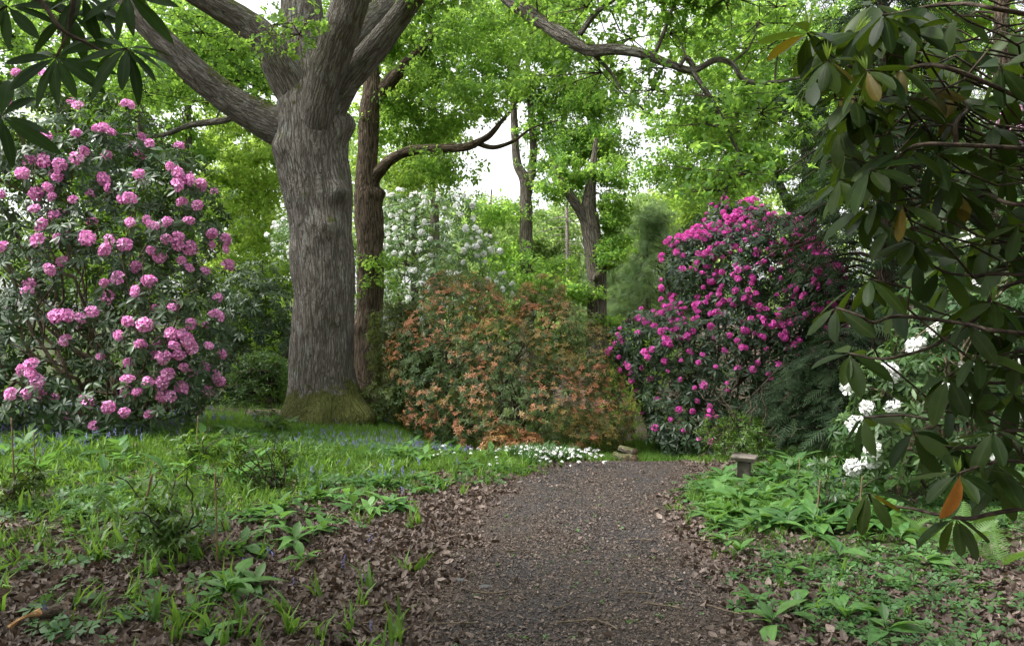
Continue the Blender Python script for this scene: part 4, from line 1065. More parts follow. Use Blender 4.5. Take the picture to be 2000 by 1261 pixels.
OLDL = [leaf_mesh('leaf', M_NEARLEAFOLD, BROAD, f, c, 60 + i) for i, (f, c) in enumerate([(.2, .2), (-.3, .3)])]
DEADL = leaf_mesh('leaf', M_DEADLEAF, BROAD, .45, .2, 66)
LANCL = [leaf_mesh('leaf', M_LANCELEAF, LANC, f, c, 70 + i) for i, (f, c) in enumerate([(.15, .15), (.3, .25), (.05, .35), (.25, .1)])]
def shoot_mesh():
    r = random.Random(9); it = []
    for i in range(6):
        it.append((leaf_pts([(0, 0), (.3, .05), (.6, .06), (1, 0)], .6, -.1, .1, i), rotm(i * 1.05, R(r.uniform(62, 84))), r.uniform(.7, 1.1), np.zeros(3)))
    V, Fc, T = combine(it); mb = MB(); C = np.full((len(V), 3), .5)
    mb.raw(V, np.concatenate([np.array(f) for f in Fc]), [len(f) for f in Fc], C)
    o = mb.build('new_shoot', M_SHOOT); me = o.data; bpy.data.objects.remove(o); return me
SHOOT = shoot_mesh()

def near_whorl(root, off, c, axis, n, size, meshes, r, el=(-.75, .15), old=0.0, shoot=False, out=None):
    fr = frames(np.asarray(axis, float)[None, :], np.array([r.uniform(0, 6.28)]))[0]
    for i in range(n):
        az = 2 * math.pi * (i + r.uniform(-.3, .3)) / n; e = r.uniform(*el)
        m = fr @ rotm(az, e, r.uniform(-.3, .3))
        # leaves hang: bend the direction a little to the ground
        d = m[:, 0] + np.array([0, 0, -.25]); d = d / np.linalg.norm(d)
        up = m[:, 2]; y = np.cross(up, d); y /= np.linalg.norm(y); m = np.stack([d, y, np.cross(d, y)], 1)
        me = meshes[r.integers(0, len(meshes))]
        if r.uniform() < old: me = OLDL[r.integers(0, 2)]
        ms = mat4(m, c + d * .004 - off, size * r.uniform(.75, 1.12))
        if out is None: child('leaf', me, root, ms)
        else: out.append((me, ms, c + d * size * .5))
    if shoot:
        child('new_shoot', SHOOT, root, mat4(fr, c - off, size * r.uniform(.4, .6)))

def near_right():
    r = np.random.default_rng(81); base = np.array([2.75, 3.1, gzp(2.75, 3.1)])
    root = empty('rhododendron_bush', 'near dark leathery leaved branches hanging in from the right edge', 'bush', tuple(base)); off = base
    OUT = []
    hubs = [np.array([2.35, 2.75, z]) for z in (.75, 1.1, 1.45, 1.8, 2.2, 2.6)]
    mb = MB(); Q = spl(np.array([list(base - [0, 0, .1]) + [.05], [2.6, 3.0, .5, .045], [2.4, 2.8, 1.2, .035], [2.35, 2.75, 2.0, .025], [2.2, 2.6, 2.9, .015]]), 30)
    mb.tube(Q[:, :3] - off, Q[:, 3], 8); mb.build('stem', M_TWIG, root)
    B = [[(1867, 138), (1777, 132), (1735, 134), (1693, 138)], [(1777, 134), (1742, 163), (1705, 197), (1668, 195)], [(1640, 120), (1600, 92), (1577, 65)],
         [(1913, 285), (1867, 283), (1803, 282), (1767, 295), (1730, 333), (1700, 332)], [(1867, 283), (1868, 240), (1890, 210), (1860, 180)], [(1950, 535), (1900, 538), (1843, 530), (1800, 500), (1785, 470)],
         [(1940, 645), (1883, 632), (1757, 617), (1707, 630), (1680, 617), (1633, 600)], [(1960, 560), (1920, 610), (1833, 670), (1760, 695), (1715, 700), (1660, 690)],
         [(1900, 750), (1850, 793), (1817, 818), (1767, 810), (1687, 815)], [(1950, 1000), (1893, 1012), (1827, 1003), (1783, 993), (1733, 987), (1707, 985), (1697, 963)],
         [(1983, 840), (1933, 863), (1890, 873), (1833, 870), (1783, 843)], [(1960, 20), (1890, 8), (1820, 12), (1760, 25), (1725, 30)], [(1985, 400), (1930, 380), (1890, 390), (1850, 350)],
         [(1960, 700), (1925, 740), (1890, 715), (1853, 735)], [(1985, 900), (1930, 905), (1870, 925)]]
    for bi, b in enumerate(B):
        Y0 = 2.15 + .5 * ((bi * .37) % 1)
        tip = [at(p[0], p[1], Y0 + .12 * math.sin(i * 1.3 + bi)) for i, p in enumerate(b)]
        h = min(hubs, key=lambda q: abs(q[2] - tip[0][2]))
        pts = [h, (h + tip[0]) / 2 + r.normal(0, .04, 3)] + tip
        if bi in (1,): pts = tip
        if bi == 2: pts = [at(1742, 134, Y0), at(1690, 138, Y0)] + tip
        if bi == 4: pts = tip
        P = spl(np.array(pts), 34); mb = MB(); mb.tube(P - off, np.linspace(.008, .0035, 34), 6, bark_disp(.2, 0)); mb.build('branch', M_TWIG, root)
        for q, k in ((P[-1], 7), (P[23], 4), (P[28], 4)) if bi not in (6, 7, 8, 9) else ((P[-1], 6), (P[14], 5)):
            near_whorl(root, off, q, norm(np.array([-.35, -.2, .9]) + r.normal(0, .25, 3)), k, .13 * (Y0 / 2.3), NEARL, r, old=.04, shoot=(k == 7 and bi % 2 == 0), out=OUT)
    W = [(1617, 118, 7), (1725, 45, 7), (1783, 60, 7), (1890, 100, 6), (1800, 175, 6), (1955, 130, 6), (1975, 185, 5), (1940, 250, 6), (1650, 310, 5), (1640, 350, 6), (1830, 300, 5), (1900, 340, 6), (1960, 330, 6), (1765, 400, 4), (1880, 410, 6), (1990, 440, 6), (1930, 470, 6), (1670, 560, 4), (1700, 545, 4),
         (1990, 600, 6), (1940, 590, 6), (1880, 600, 4), (1985, 690, 6), (1910, 690, 6), (1980, 770, 6), (1905, 790, 6), (1940, 840, 6), (1990, 880, 6), (1960, 930, 6), (1720, 235, 5), (1690, 200, 5)]
    W += [(px + r.uniform(-25, 25), py + r.uniform(-25, 25), 6) for px, py in ((1840, 40), (1960, 60), (1860, 140), (1780, 230), (1880, 300), (1990, 290), (1830, 380), (1740, 330), (1960, 400), (1870, 470), (1960, 520), (1860, 560), (1760, 560), (1990, 650), (1940, 740), (1990, 830), (1980, 960), (1690, 80), (1660, 250), (1810, 110), (1900, 200), (1760, 170), (1850, 330), (1930, 300), (1800, 440), (1900, 430), (1980, 480), (1830, 510), (1940, 470), (1960, 620), (1850, 30), (1750, 100), (1610, 75), (1650, 125), (1685, 60), (1605, 150), (1640, 180), (1690, 235), (1645, 275), (1705, 295), (1665, 370), (1690, 410), (1720, 400), (1740, 260), (1760, 20), (1700, 10), (1740, 440))]
    for i, (px, py, n) in enumerate(W):
        Y0 = 2.2 + (.6 if i < 31 else 1.0) * ((i * .618) % 1) + (0 if i < 31 or px < 1770 else .3) - (.25 * ((i * .618) % 1) if px < 1770 else 0); c = at(px, py, Y0)
        h = min(hubs, key=lambda q: abs(q[2] - c[2] + .1))
        Q = curve_link(np.array([h[0], h[1], h[2]]), c, 14, .0048, .0032, -.05, r); mb = MB(); mb.tube(Q[:, :3] - off, Q[:, 3], 5, cap=False); mb.build('branch', M_TWIG, root)
        near_whorl(root, off, c, norm(np.array([-.25, -.25, .9]) + r.normal(0, .3, 3)), n, .13 * (Y0 / 2.4), NEARL, r, old=.05, shoot=(i % 4 == 0), out=OUT)
    for (px, py, dx, dz, Y0) in ((1876, 925, -.35, -1, 1.92),):
        c = at(px, py, Y0); d = norm(np.array([dx, -.1, dz])); up = np.array([.3, -.95, .1]); y = norm(np.cross(up, d)); m = np.stack([d, y, np.cross(d, y)], 1)
        child('leaf', DEADL, root, mat4(m, c - off, .118))['label'] = 'dead orange brown leaf'
    # the 298 leaves that show largest are parts of their own, the rest one mass behind
    OUT.sort(key=lambda t: t[2][1] + (5 if t[2][0] / t[2][1] > .655 or t[2][2] > CH + .41 * t[2][1] else 0))
    for me, ms, _ in OUT[:298]: child('leaf', me, root, ms)
    rest = MB()
    for me, ms, _ in OUT[298:]:
        V = np.array([tuple(ms @ v.co) for v in me.vertices]); C = np.full((len(V), 3), r.uniform())
        rest.raw(V, np.concatenate([np.array(p.vertices[:]) for p in me.polygons]), [len(p.vertices) for p in me.polygons], C)
    shade_lobes = Lobes([(3.1, 2.9, 2.1, .95, 1.2, 1.3), (1.9, 2.2, 3.35, 1.0, .9, .42), (2.4, 1.2, 2.4, .7, .9, 1.2)])  # unseen whorls added above and beside the frame to shade the near leaves
    p, nn = shade_lobes.sample(900, r, .5); put_whorls(rest, T_RHODOFAR, p - off, norm(nn + np.array([0, 0, .6])), .16, r, r.uniform(0, 1, len(p)))
    if rest.n: tag(rest.build('foliage', M_NEARLEAFMASS, root), kind='stuff')
near_right()

def near_left():
    r = np.random.default_rng(82); base = np.array([-2.3, 2.3, gzp(-2.3, 2.3)])
    root = empty('rhododendron_bush', 'near dark narrow leaved branches hanging in at the upper left corner', 'bush', tuple(base)); off = base
    mb = MB(); Q = spl(np.array([list(base - [0, 0, .1]) + [.045], [-2.2, 2.3, 1.2, .04], [-2.0, 2.25, 2.2, .03], [-1.6, 2.2, 2.75, .02], [-1.3, 2.2, 2.8, .012]]), 30)
    mb.tube(Q[:, :3] - off, Q[:, 3], 8); mb.build('stem', M_TWIG, root)
    tops = [Q[22, :3], Q[27, :3], Q[15, :3]]
    B = [(0, 2.2, [(70, -10), (118, 55), (165, 82), (205, 100), (248, 95)]), (1, 2.25, [(140, -15), (137, 40), (128, 75), (110, 112)]), (2, 2.2, [(-90, 180), (-40, 215), (2, 228)]), (2, 2.3, [(-60, 40), (-10, 25), (14, 12)]), (0, 2.4, [(40, -20), (110, 20), (137, 28)]), (1, 2.3, [(200, -40), (160, -10)]), (1, 2.3, [(260, -40), (248, -12)])]
    for bi, (t, Y0, b) in enumerate(B):
        tip = [at(p[0], p[1], Y0) for p in b]
        P = spl(np.array([tops[t], (tops[t] + tip[0]) / 2] + tip), 30); mb = MB(); mb.tube(P - off, np.linspace(.009, .0035, 30), 6, bark_disp(.2, 0)); mb.build('branch', M_TWIG, root)
        k = 12 if bi < 3 else 9
        near_whorl(root, off, P[-1], norm(np.array([.1, -.75, .65]) + r.normal(0, .12, 3)), k, .155 * Y0 / 2.2, LANCL, r, el=(-.45, .25))
    rest = MB(); shade_lobes = Lobes([(-1.7, 2.0, 3.3, 1.3, 1.1, .4), (-2.9, 2.2, 2.2, .8, 1.1, 1.1)])  # out-of-frame leaf mass, added overhead and to the left as shade
    p, nn = shade_lobes.sample(600, r, .5); put_whorls(rest, T_RHODOFAR, p - off, norm(nn + np.array([0, 0, .6])), .16, r, r.uniform(0, 1, len(p)))
    tag(rest.build('foliage', M_NEARLEAFMASS, root), kind='stuff')
near_left()

# ------------------------------------------------------------------ ground cover (uncountable)
def scatter(n, x0, x1, y0, y1, wfun, r):
    x = r.uniform(x0, x1, n); y = r.uniform(y0, y1, n)
    vis = np.abs(x) < y * 0.66 + .6
    x, y = x[vis], y[vis]
    w = wfun(x, y); k = r.uniform(size=len(x)) < w
    return x[k], y[k]

def tuft_tpl(seed, n=6, lean=.5, w=.042):
    r = random.Random(seed); V, Fc, T = [], [], []
    for i in range(n):
        az = r.uniform(0, 6.28); l = r.uniform(.55, 1.1); le = r.uniform(.1, lean); b = np.array([r.uniform(-.15, .15), r.uniform(-.15, .15), 0])
        d = np.array([math.cos(az), math.sin(az), 0]); s = np.array([-d[1], d[0], 0]) * w * r.uniform(.7, 1.3)
        k = len(V)
        for t in (0, .5):
            c = b + d * le * t * t * l + np.array([0, 0, l * t]); V += [c - s * (1 - .2 * t), c + s * (1 - .2 * t)]
        V.append(b + d * le * l * 1.1 + np.array([0, 0, l * (1 - le * .35)])); T += [.3, .3, .6, .6, 1]
        Fc += [(k, k + 1, k + 3, k + 2), (k + 2, k + 3, k + 4)]
    return np.array(V), Fc, np.array(T)
T_TUFT = [tuft_tpl(700 + i) for i in range(5)]
def tuft_far(seed, n=6):
    r = random.Random(seed); V, Fc = [], []
    for i in range(n):
        az = r.uniform(0, 6.28); l = r.uniform(.55, 1.1); le = r.uniform(.1, .6); b = np.array([r.uniform(-.2, .2), r.uniform(-.2, .2), 0]); a2 = r.uniform(0, 6.28)
        sd = np.array([math.cos(a2), math.sin(a2), 0]) * .05; k = len(V)
        V += [b - sd, b + sd, b + np.array([math.cos(az) * le * l, math.sin(az) * le * l, l * (1 - le * .3)])]; Fc.append((k, k + 1, k + 2))
    return np.array(V), Fc, np.full(len(V), .5)
T_TUFTF = [tuft_far(740 + i) for i in range(5)]
T_TUFTW = [tuft_tpl(720 + i, 7, .9, .045) for i in range(4)]

def place(mb, tpls, x, y, size, r, up=.25, tone=None, dz=0.0):
    n = len(x); P = np.stack([x, y, gz(x, y) + dz], 1)
    ax = norm(np.array([0, 0, 1.0]) + r.normal(0, up, (n, 3))); w = r.integers(0, len(tpls), n)
    if tone is None: tone = n2(x, y, 1.3, 21.0)
    sz = size * r.uniform(.6, 1.25, n)
    for k in range(len(tpls)):
        mk = w == k
        if mk.any(): mb.inst(tpls[k], frames(ax[mk], r.uniform(0, 6.28, mk.sum())), sz[mk], P[mk], np.stack([np.clip(tone[mk] + r.normal(0, .25, mk.sum()), 0, 1), r.uniform(0, 1, mk.sum())], 1))

def cover():
    r = np.random.default_rng(91)
    G = lambda x, y: masks(x, y)[2]
    # grass on the left rise and verge
    mb = MB()
    x, y = scatter(44000, -8, 2.2, 4.2, 12.5, lambda x, y: G(x, y) * (.18 + .82 * np.maximum(sstep(.42, .6, n2(x, y, 1.1, 2.0)), sstep(7.6, 8.6, y))) * (.25 + .75 * sstep(5.5, 8.0, y)), r)
    k = y < 7.6; place(mb, T_TUFT, x[k], y[k], .11, r, .35); place(mb, T_TUFTF, x[~k], y[~k], .11, r, .3)
    x, y = scatter(11000, .8, 6, 5.2, 11, lambda x, y: G(x, y) * (.15 + .6 * sstep(.45, .6, n2(x, y, .9, 6.0))) * sstep(5.2, 7, y), r); place(mb, T_TUFTF, x, y, .11, r, .35)
    x, y = scatter(3000, 1.0, 3.4, 9.2, 12.5, lambda x, y: (masks(x, y)[0] < .35) * 1.0, r); place(mb, T_TUFTF, x, y, .09, r, .35)
    x, y = scatter(5000, -5, 7, 9.3, 18, lambda x, y: .8 * (masks(x, y)[0] < .3), r); place(mb, T_TUFTF, x, y, .13, r)
    tag(mb.build('grass', M_GRASS), 'short bright grass on the rise left of the path and verges', 'grass', kind='stuff')
    # broad-bladed bluebell leaves near
    mb = MB()
    x, y = scatter(2600, -6, 0.2, 3.7, 9.5, lambda x, y: (.15 + .85 * sstep(.5, .62, n2(x, y, 1.2, 44.0))) * (masks(x, y)[0] < .2) * (.3 + .7 * G(x, y)), r)
    place(mb, T_TUFTW, x, y, .19, r, .4)
    tag(mb.build('bluebell_leaves', M_GRASS), 'arching strap leaves of bluebells among the litter', 'plants', kind='stuff')
    # bluebells
    fl = []
    rr = random.Random(5)
    for s in range(4):
        V, Fc, T = [], [], []
        for i in range(7):
            az = rr.uniform(0, 6.28); c = np.array([math.cos(az) * .06, math.sin(az) * .06, 1 - i * .07]); k = len(V)
            for a in (0, 2.1, 4.2): V.append(c + np.array([math.cos(a) * .05, math.sin(a) * .05, -.08]))
            V.append(c + np.array([0, 0, .03])); T += [0, 0, 0, 1]; Fc += [(k, k + 1, k + 3), (k + 1, k + 2, k + 3), (k + 2, k, k + 3)]
        fl.append((np.array(V), Fc, np.array(T)))
    mb = MB()
    x, y = scatter(4600, -8, 0.4, 8.0, 12.5, lambda x, y: G(x, y) * (x < -.55) * sstep(.46, .60, n2(x, y, .55, 61.0)) * (.35 + .65 * sstep(8.5, 10.5, y)), r); place(mb, fl, x, y, .14, r, .25)
    x, y = scatter(1500, -4.6, -.35, 9.4, 11.6, lambda x, y: .8 * sstep(.4, .55, n2(x, y, .9, 62.0)), r); place(mb, fl, x, y, .11, r, .3)
    x, y = scatter(500, -5, .2, 4, 8, lambda x, y: .07 * (masks(x, y)[0] < .2), r); place(mb, fl, x, y, .13, r, .5)
    tag(mb.build('bluebell_flowers', M_BLUEBELL), 'violet blue bluebell flowers scattered through the grass', 'flowers', kind='stuff')
    # wild garlic flowers by the path bend
    st = []
    for s in range(4):
        V, Fc, T = [], [], []
        for i in range(12):
            d = norm(np.array([rr.gauss(0, 1), rr.gauss(0, 1), abs(rr.gauss(0, .8)) + .1])); c = np.array([0, 0, .8]) + d * .14
            f = frames(d[None, :], np.array([rr.uniform(0, 6)]))[0]; k = len(V)
            for a in range(6): V.append(c + f[:, 0] * math.cos(a * 1.047) * (.075 if a % 2 else .03) + f[:, 1] * math.sin(a * 1.047) * (.075 if a % 2 else .03))
            T += [.5] * 6; Fc.append(tuple(range(k, k + 6)))
        st.append((np.array(V), Fc, np.array(T)))
    gw = lambda x, y: np.exp(-(((x - .36 - (9.9 - y) * .35) / .42) ** 4 + ((y - 9.75) / .6) ** 2))
    mb = MB(); x, y = scatter(3000, -.8, 2.2, 8.6, 11, gw, r); place(mb, st, x, y, .15, r, .15)
    x, y = scatter(300, -.9, 1.3, 8.4, 10, lambda x, y: .2 * G(x, y), r); place(mb, st, x, y, .14, r, .15)
    tag(mb.build('garlic_flowers', M_WHITE), 'white starry wild garlic flowers at the path bend below the orange bush', 'flowers', kind='stuff')
    mb = MB(); x, y = scatter(4200, -.9, 2.2, 8.4, 11, lambda x, y: np.clip(gw(x, y) * 1.4, 0, 1) * (masks(x, y)[0] < .4), r); place(mb, T_TUFTW, x, y, .2, r, .3)
    tag(mb.build('garlic_leaves', M_COVER), 'broad green leaves under the wild garlic flowers', 'plants', kind='stuff')
    # low creeping leaves, mostly right
    lowt = [whorl([(0, 0), (.55, .26), (1, 0)], 6, (.0, .5), 800 + i, .15, .3, .1, .4) for i in range(5)]
    mb = MB()
    def cw(x, y):
        d, s = path_d(x, y)
        e = .25 * sstep(5.6, 6.6, y)
        return sstep(.95 - e, 1.5 - 1.6 * e, d + (n2(x, y, 1.4, 3.0) - .5) * .6) * (s < 0) * (.08 + .92 * sstep(.45, .62, n2(x, y, 1.6, 71.0))) * (1 - .7 * sstep(1.9, 3.2, x) * (1 - sstep(5.2, 6.2, y)))
    x, y = scatter(13000, .6, 6.5, 3.5, 9.0, cw, r); place(mb, lowt, x, y, .045, r, .3, dz=.03)
    x, y = scatter(16000, -7, .4, 3.6, 10.3, lambda x, y: G(x, y) * .8 * sstep(.46, .6, n2(x, y, 1.5, 73.0)), r); place(mb, lowt, x, y, .065, r, .3, dz=.04)
    x, y = scatter(110, -.6, 1.4, 3.8, 8.5, lambda x, y: masks(x, y)[0] > .3, r); place(mb, lowt, x, y, .022, r, .2, dz=.004)
    tag(mb.build('creeping_plants', M_COVER), 'low creeping green leaves carpeting the ground beside the path', 'ground cover', kind='stuff')
    # dead oak leaves
    lit = [leaf_pts([(0, 0), (.40, .25), (.78, .22), (1, 0)], f, c, .35, 820 + i) for i, (f, c) in enumerate([(.8, .4), (-.7, .6), (.3, -.6), (1.3, .3), (-1.0, -.4), (.4, .8)])]
    lit = [(v - np.array([.5, 0, 0]), f, t) for v, f, t in lit]
    mb = MB()
    x, y = scatter(100000, -5, 4.5, 3.4, 9.6, lambda x, y: (masks(x, y)[1] ** 1.3 * .9 + .03) * (1 - .95 * sstep(.35, .95, masks(x, y)[0])) * (1.25 - .09 * y), r)
    place(mb, lit, x, y, .055, r, .55, tone=r.uniform(0, 1, len(x)) ** 1.3, dz=.014)
    bits = [kite(i, .35) for i in range(6)]
    x, y = scatter(60000, -2.2, 2.6, 3.4, 9.6, lambda x, y: np.clip(1.5 - .8 * np.abs(path_d(x, y)[0] - .9), .12, 1) * (.25 + .75 * sstep(.42, .6, n2(x, y, 1.9, 17.0))) * (1.2 - .09 * y), r)
    place(mb, bits, x, y, .027, r, .4, tone=r.uniform(0, 1, len(x)) ** 1.5, dz=.009)
    tag(mb.build('leaf_litter', M_LITTER, smooth=False), 'brown curled dead oak leaves covering the ground left of the path and the right bank', 'leaf litter', kind='stuff')
    # chips and grit on the path
    ch = []
    for s in range(6):
        l, w = rr.uniform(.5, 1.4), rr.uniform(.2, .6); z = rr.uniform(.02, .2)
        ch.append((np.array([(-l, -w * rr.uniform(.4, 1), 0), (l, -w * rr.uniform(.4, 1), z * .3), (l * rr.uniform(.6, 1), w, z), (-l * rr.uniform(.6, 1), w * rr.uniform(.5, 1), z * .5)]), [(0, 1, 2, 3)], np.full(4, .5)))
    mb = MB(); x, y = scatter(150000, -1.2, 3.0, 3.4, 9.6, lambda x, y: np.clip(masks(x, y)[0] * 1.2 + .05, 0, 1) * (1.3 - .1 * y), r)
    place(mb, ch, x, y, .0082, r, .45, tone=r.uniform(0, 1, len(x)) ** 2.2, dz=.006)
    tag(mb.build('path_chips', M_CHIP, smooth=False), 'dark bark chips and grit strewn over the path', 'bark chips', kind='stuff')
cover()

# ------------------------------------------------------------------ single plants with broad leaves
WEEDPROF = [(0, 0), (.08, .02), (.2, .05), (.36, .17), (.55, .21), (.75, .15), (.9, .06), (1, 0)]
WL = [leaf_mesh('leaf', M_WEED, WEEDPROF, f, c, 90 + i) for i, (f, c) in enumerate([(.3, .5), (.45, .8), (.1, .9), (.35, .3), (-.2, .7)])]
def join_leaves(seed, n):
    r = random.Random(seed); it = []
    for i in range(n):
        it.append((leaf_pts(WEEDPROF, r.uniform(-.1, .4), r.uniform(.3, 1.0), .14, r.random()), rotm(i * 2.4 + r.uniform(-.4, .4), R(r.uniform(8, 66)), r.uniform(-.3, .3)), r.uniform(.6, 1.1), np.array([0, 0, r.uniform(0, .35)])))
    V, Fc, T = combine(it); mb = MB(); C = np.zeros((len(V), 3)); C[:, 2] = T
    mb.raw(V, np.concatenate([np.array(f) for f in Fc]), [len(f) for f in Fc], C)
    o = mb.build('broad_leaved_plant', M_WEED); me = o.data; bpy.data.objects.remove(o); return me
WJ = [join_leaves(i, 9) for i in range(5)]

def weeds():
    r = np.random.default_rng(95)
    def full(x, y, size, label, group, n=8):
        z = gzp(x, y); root = empty('broad_leaved_plant', label, 'plant', (x, y, z), group)
        for i in range(n):
            m = rotm(i * 2.4 + r.uniform(-.5, .5), R(r.uniform(10, 68)), r.uniform(-.5, .5))
            child('leaf', WL[r.integers(0, 5)], root, mat4(m, (0, 0, r.uniform(0, .3) * size), size * r.uniform(.45, 1.1)))
    def simple(x, y, size, label, group):
        o = bpy.data.objects.new('broad_leaved_plant', WJ[r.integers(0, 5)]); COL.objects.link(o)
        o.location = (x, y, gzp(x, y)); o.rotation_euler = (r.normal(0, .1), r.normal(0, .1), r.uniform(0, 6.28)); o.scale = [size] * 3
        tag(o, label, 'plant', group)
    def ground_at(px, py):
        Y = CH * F / (py - 630.5)
        for _ in range(4): X = (px - 1000) / F * Y; Y = (CH - gzp(X, Y)) * F / (py - 630.5)
        return (px - 1000) / F * Y, Y
    def place_words(px, py, x0, x1, y0, y1):
        c = int(np.clip((px - x0) / (x1 - x0) * 4, 0, 3)); q = int(np.clip((py - y0) / (y1 - y0) * 4, 0, 3))
        return ('leftmost', 'left-hand', 'right-hand', 'rightmost')[c], ('farthest back', 'second back', 'second front', 'frontmost')[q]
    def zone(base, px, py, *box):
        c, q = place_words(px, py, *box); return '%s, %s part, %s row' % (base, c, q)
    # dense bed right of the path around the plank seat
    LB = 'broad leaved plant in the dense green bed around the small plank seat'
    k = 0
    while k < 150:
        px, py = r.uniform(1335, 1760), r.uniform(893, 1040)
        if px < 1335 + max(0, py - 960) * .7: continue
        x, y = ground_at(px, py); d, s = path_d(np.array([x]), np.array([y]))
        if d[0] < 1.0 or abs(px - 1455) < 30 and py > 905 and y < 8.4 and py < 950: continue
        (full if y < 7.6 and k % 2 == 0 else simple)(x, y, r.uniform(.14, .24), zone('leafy plant in the bed around the plank seat', px, py, 1335, 1760, 893, 1040), 'plants in the bed by the plank seat'); k += 1
    LR = 'single broad leaved plant on the leafy bank at the lower right'
    seen = {}
    def own(base, px, py, box, big):
        c, q = place_words(px, py, *box); k = (base, c, q); seen[k] = seen.get(k, 0) + 1
        return '%s %s in the %s, %s row%s' % ('large' if big else 'small', base, c + ' part', q, '' if seen[k] == 1 else (', beside the first', ', third there', ', fourth there', ', fifth there')[seen[k] - 2])
    for px, py, s in ((1640, 1100, .2), (1810, 1105, .2), (1735, 1145, .15), (1560, 1200, .22), (1650, 1210, .21), (1730, 1240, .19), (1440, 1085, .18), (1470, 1180, .17), (1510, 1230, .2), (1590, 1050, .2), (1480, 1020, .2), (1420, 1060, .17), (1690, 1060, .2), (1760, 1060, .18), (1880, 1090, .2), (1540, 1120, .16), (1625, 1170, .15)):
        full(*ground_at(px, py), s, own('plant on the right bank', px, py, (1400, 1900, 1010, 1250), s > .185), 'plants on the lower right bank')
    LL = 'broad leaved plant on the grassy edge left of the path'
    for i in range(46):
        px = r.uniform(470, 930); py = 905 + (930 - px) * .28 + r.uniform(-30, 60)
        x, y = ground_at(px, py)
        if path_d(np.array([x]), np.array([y]))[0][0] < 1.35: continue
        (full if i % 2 else simple)(x, y, r.uniform(.11, .19), zone('leafy plant on the left grass edge', px, py, 470, 930, 890, 1080), 'plants on the left grass edge')
    LN = 'single broad leaved plant among dead leaves at the lower left'
    for px, py, s in ((575, 1068, .17), (590, 1100, .14), (460, 1150, .24), (440, 1165, .2), (380, 1205, .17), (410, 1250, .15), (500, 1150, .16), (300, 1120, .12), (150, 1050, .13), (230, 1010, .14), (160, 1010, .12), (70, 1090, .11), (640, 1020, .18), (690, 1000, .2)):
        full(*ground_at(px, py), s, own('plant in the left litter', px, py, (50, 720, 990, 1260), s > .165), 'plants among the litter at the lower left')
    LV = 'broad leaved plant in the green cover in front of the pink bush'
    for i in range(40):
        px, py = r.uniform(0, 560), r.uniform(845, 940); x, y = ground_at(px, py); simple(x, y, r.uniform(.14, .26), zone('leafy plant before the pink bush', px, py, 0, 560, 845, 940), 'plants before the pink bush')
    LC = 'broad leaved plant in the grass in front of the orange bush'
    for i in range(24):
        px, py = r.uniform(760, 1180), r.uniform(868, 905); x, y = ground_at(px, py)
        if path_d(np.array([x]), np.array([y]))[0][0] < 1.1: continue
        simple(x, y, r.uniform(.14, .22), zone('leafy plant in grass before the orange bush', px, py, 760, 1180, 868, 905), 'plants before the orange bush')
    # ferns
    def frond_mesh(seed):
        rr = random.Random(seed); V, Fc = [], []
        def q(a, b, w):
            a, b = np.array(a), np.array(b); d = b - a; s = np.cross(d, (0, 0, 1)); s = s / (np.linalg.norm(s) + 1e-9) * w; k = len(V)
            V.extend([a - s, a + s, b + s * .3, b - s * .3]); Fc.append((k, k + 1, k + 2, k + 3))
        f = lambda t: np.array([t, 0, -.5 * t * t])
        for i in range(10): q(f(i / 10), f((i + 1) / 10), .008)
        for i in range(19):
            t = .12 + .86 * i / 19; l = .20 * math.sin(min(1, (1 - t) * 1.25 + .05) * 1.57) * (1 if t > .25 else t / .25)
            for sd in (-1, 1):
                b = f(t); e = b + np.array([l * .35, sd * l, -.06 * l])
                q(b, e, .017)
        mb = MB(); mb.raw(np.array(V), np.concatenate([np.array(x) for x in Fc]), [4] * len(Fc)); o = mb.build('frond', M_FERN, smooth=False); me = o.data; bpy.data.objects.remove(o); return me
    FM = [frond_mesh(i) for i in range(2)]
    for i, (px, py, s, lb) in enumerate(((1955, 1110, .42, 'bright upright fern nearest the right edge on the bank'), (1880, 1075, .36, 'bright fern below the hanging orange leaf'), (1815, 1060, .36, 'bright fern left of the hanging orange leaf'), (1905, 1030, .42, 'taller fern behind the hanging orange leaf'), (1760, 1050, .28, 'small fern at the leftmost end of the ferns'))):
        x, y = ground_at(px, py); root = empty('fern', lb, 'fern', (x, y, gzp(x, y)), 'ferns on the right bank')
        for j in range(5):
            child('frond', FM[j % 2], root, mat4(rotm(j * 1.26 + r.uniform(-.3, .3), R(r.uniform(38, 66)), r.uniform(-.4, .4)), (0, 0, 0), s * r.uniform(.75, 1.1)))
    # staked saplings
    def sapling(px, py, h, label, n, mat, size, spread):
        x, y = ground_at(px, py); z = gzp(x, y); root = empty('sapling', label, 'shrub', (x, y, z)); fo = MB()
        P, A = [], []
        for i in range(n):
            tip = np.array([r.normal(0, spread), r.normal(0, spread), h * r.uniform(.55, 1.0)])
            Q = curve_link(np.array([r.normal(0, .03), r.normal(0, .03), -.03]), tip, 12, .009, .003, .03, r)
            mb = MB(); mb.tube(Q[:, :3], Q[:, 3], 5, cap=False); mb.build('stem', M_TWIG, root)
            for t in r.uniform(.3, 1, 9):
                k = int(t * 11); e = Q[k, :3] + r.normal(0, .09, 3) * np.array([1, 1, .6]); P.append(e); A.append(norm(np.array([0, 0, 1]) + r.normal(0, .4, 3)))
        P, A = np.array(P), np.array(A); put_whorls(fo, T_RHODO, P, A, size, r, r.uniform(0, 1, len(P))); fo.build('foliage', mat, root)
    sapling(330, 1085, .62, 'leafy young shrub between two leaning canes at the lower left', 13, M_SHRUB, .08, .22)
    sapling(545, 960, .62, 'thin dark shrub standing in the grass left of the path', 8, M_NEARLEAFMASS, .075, .18)
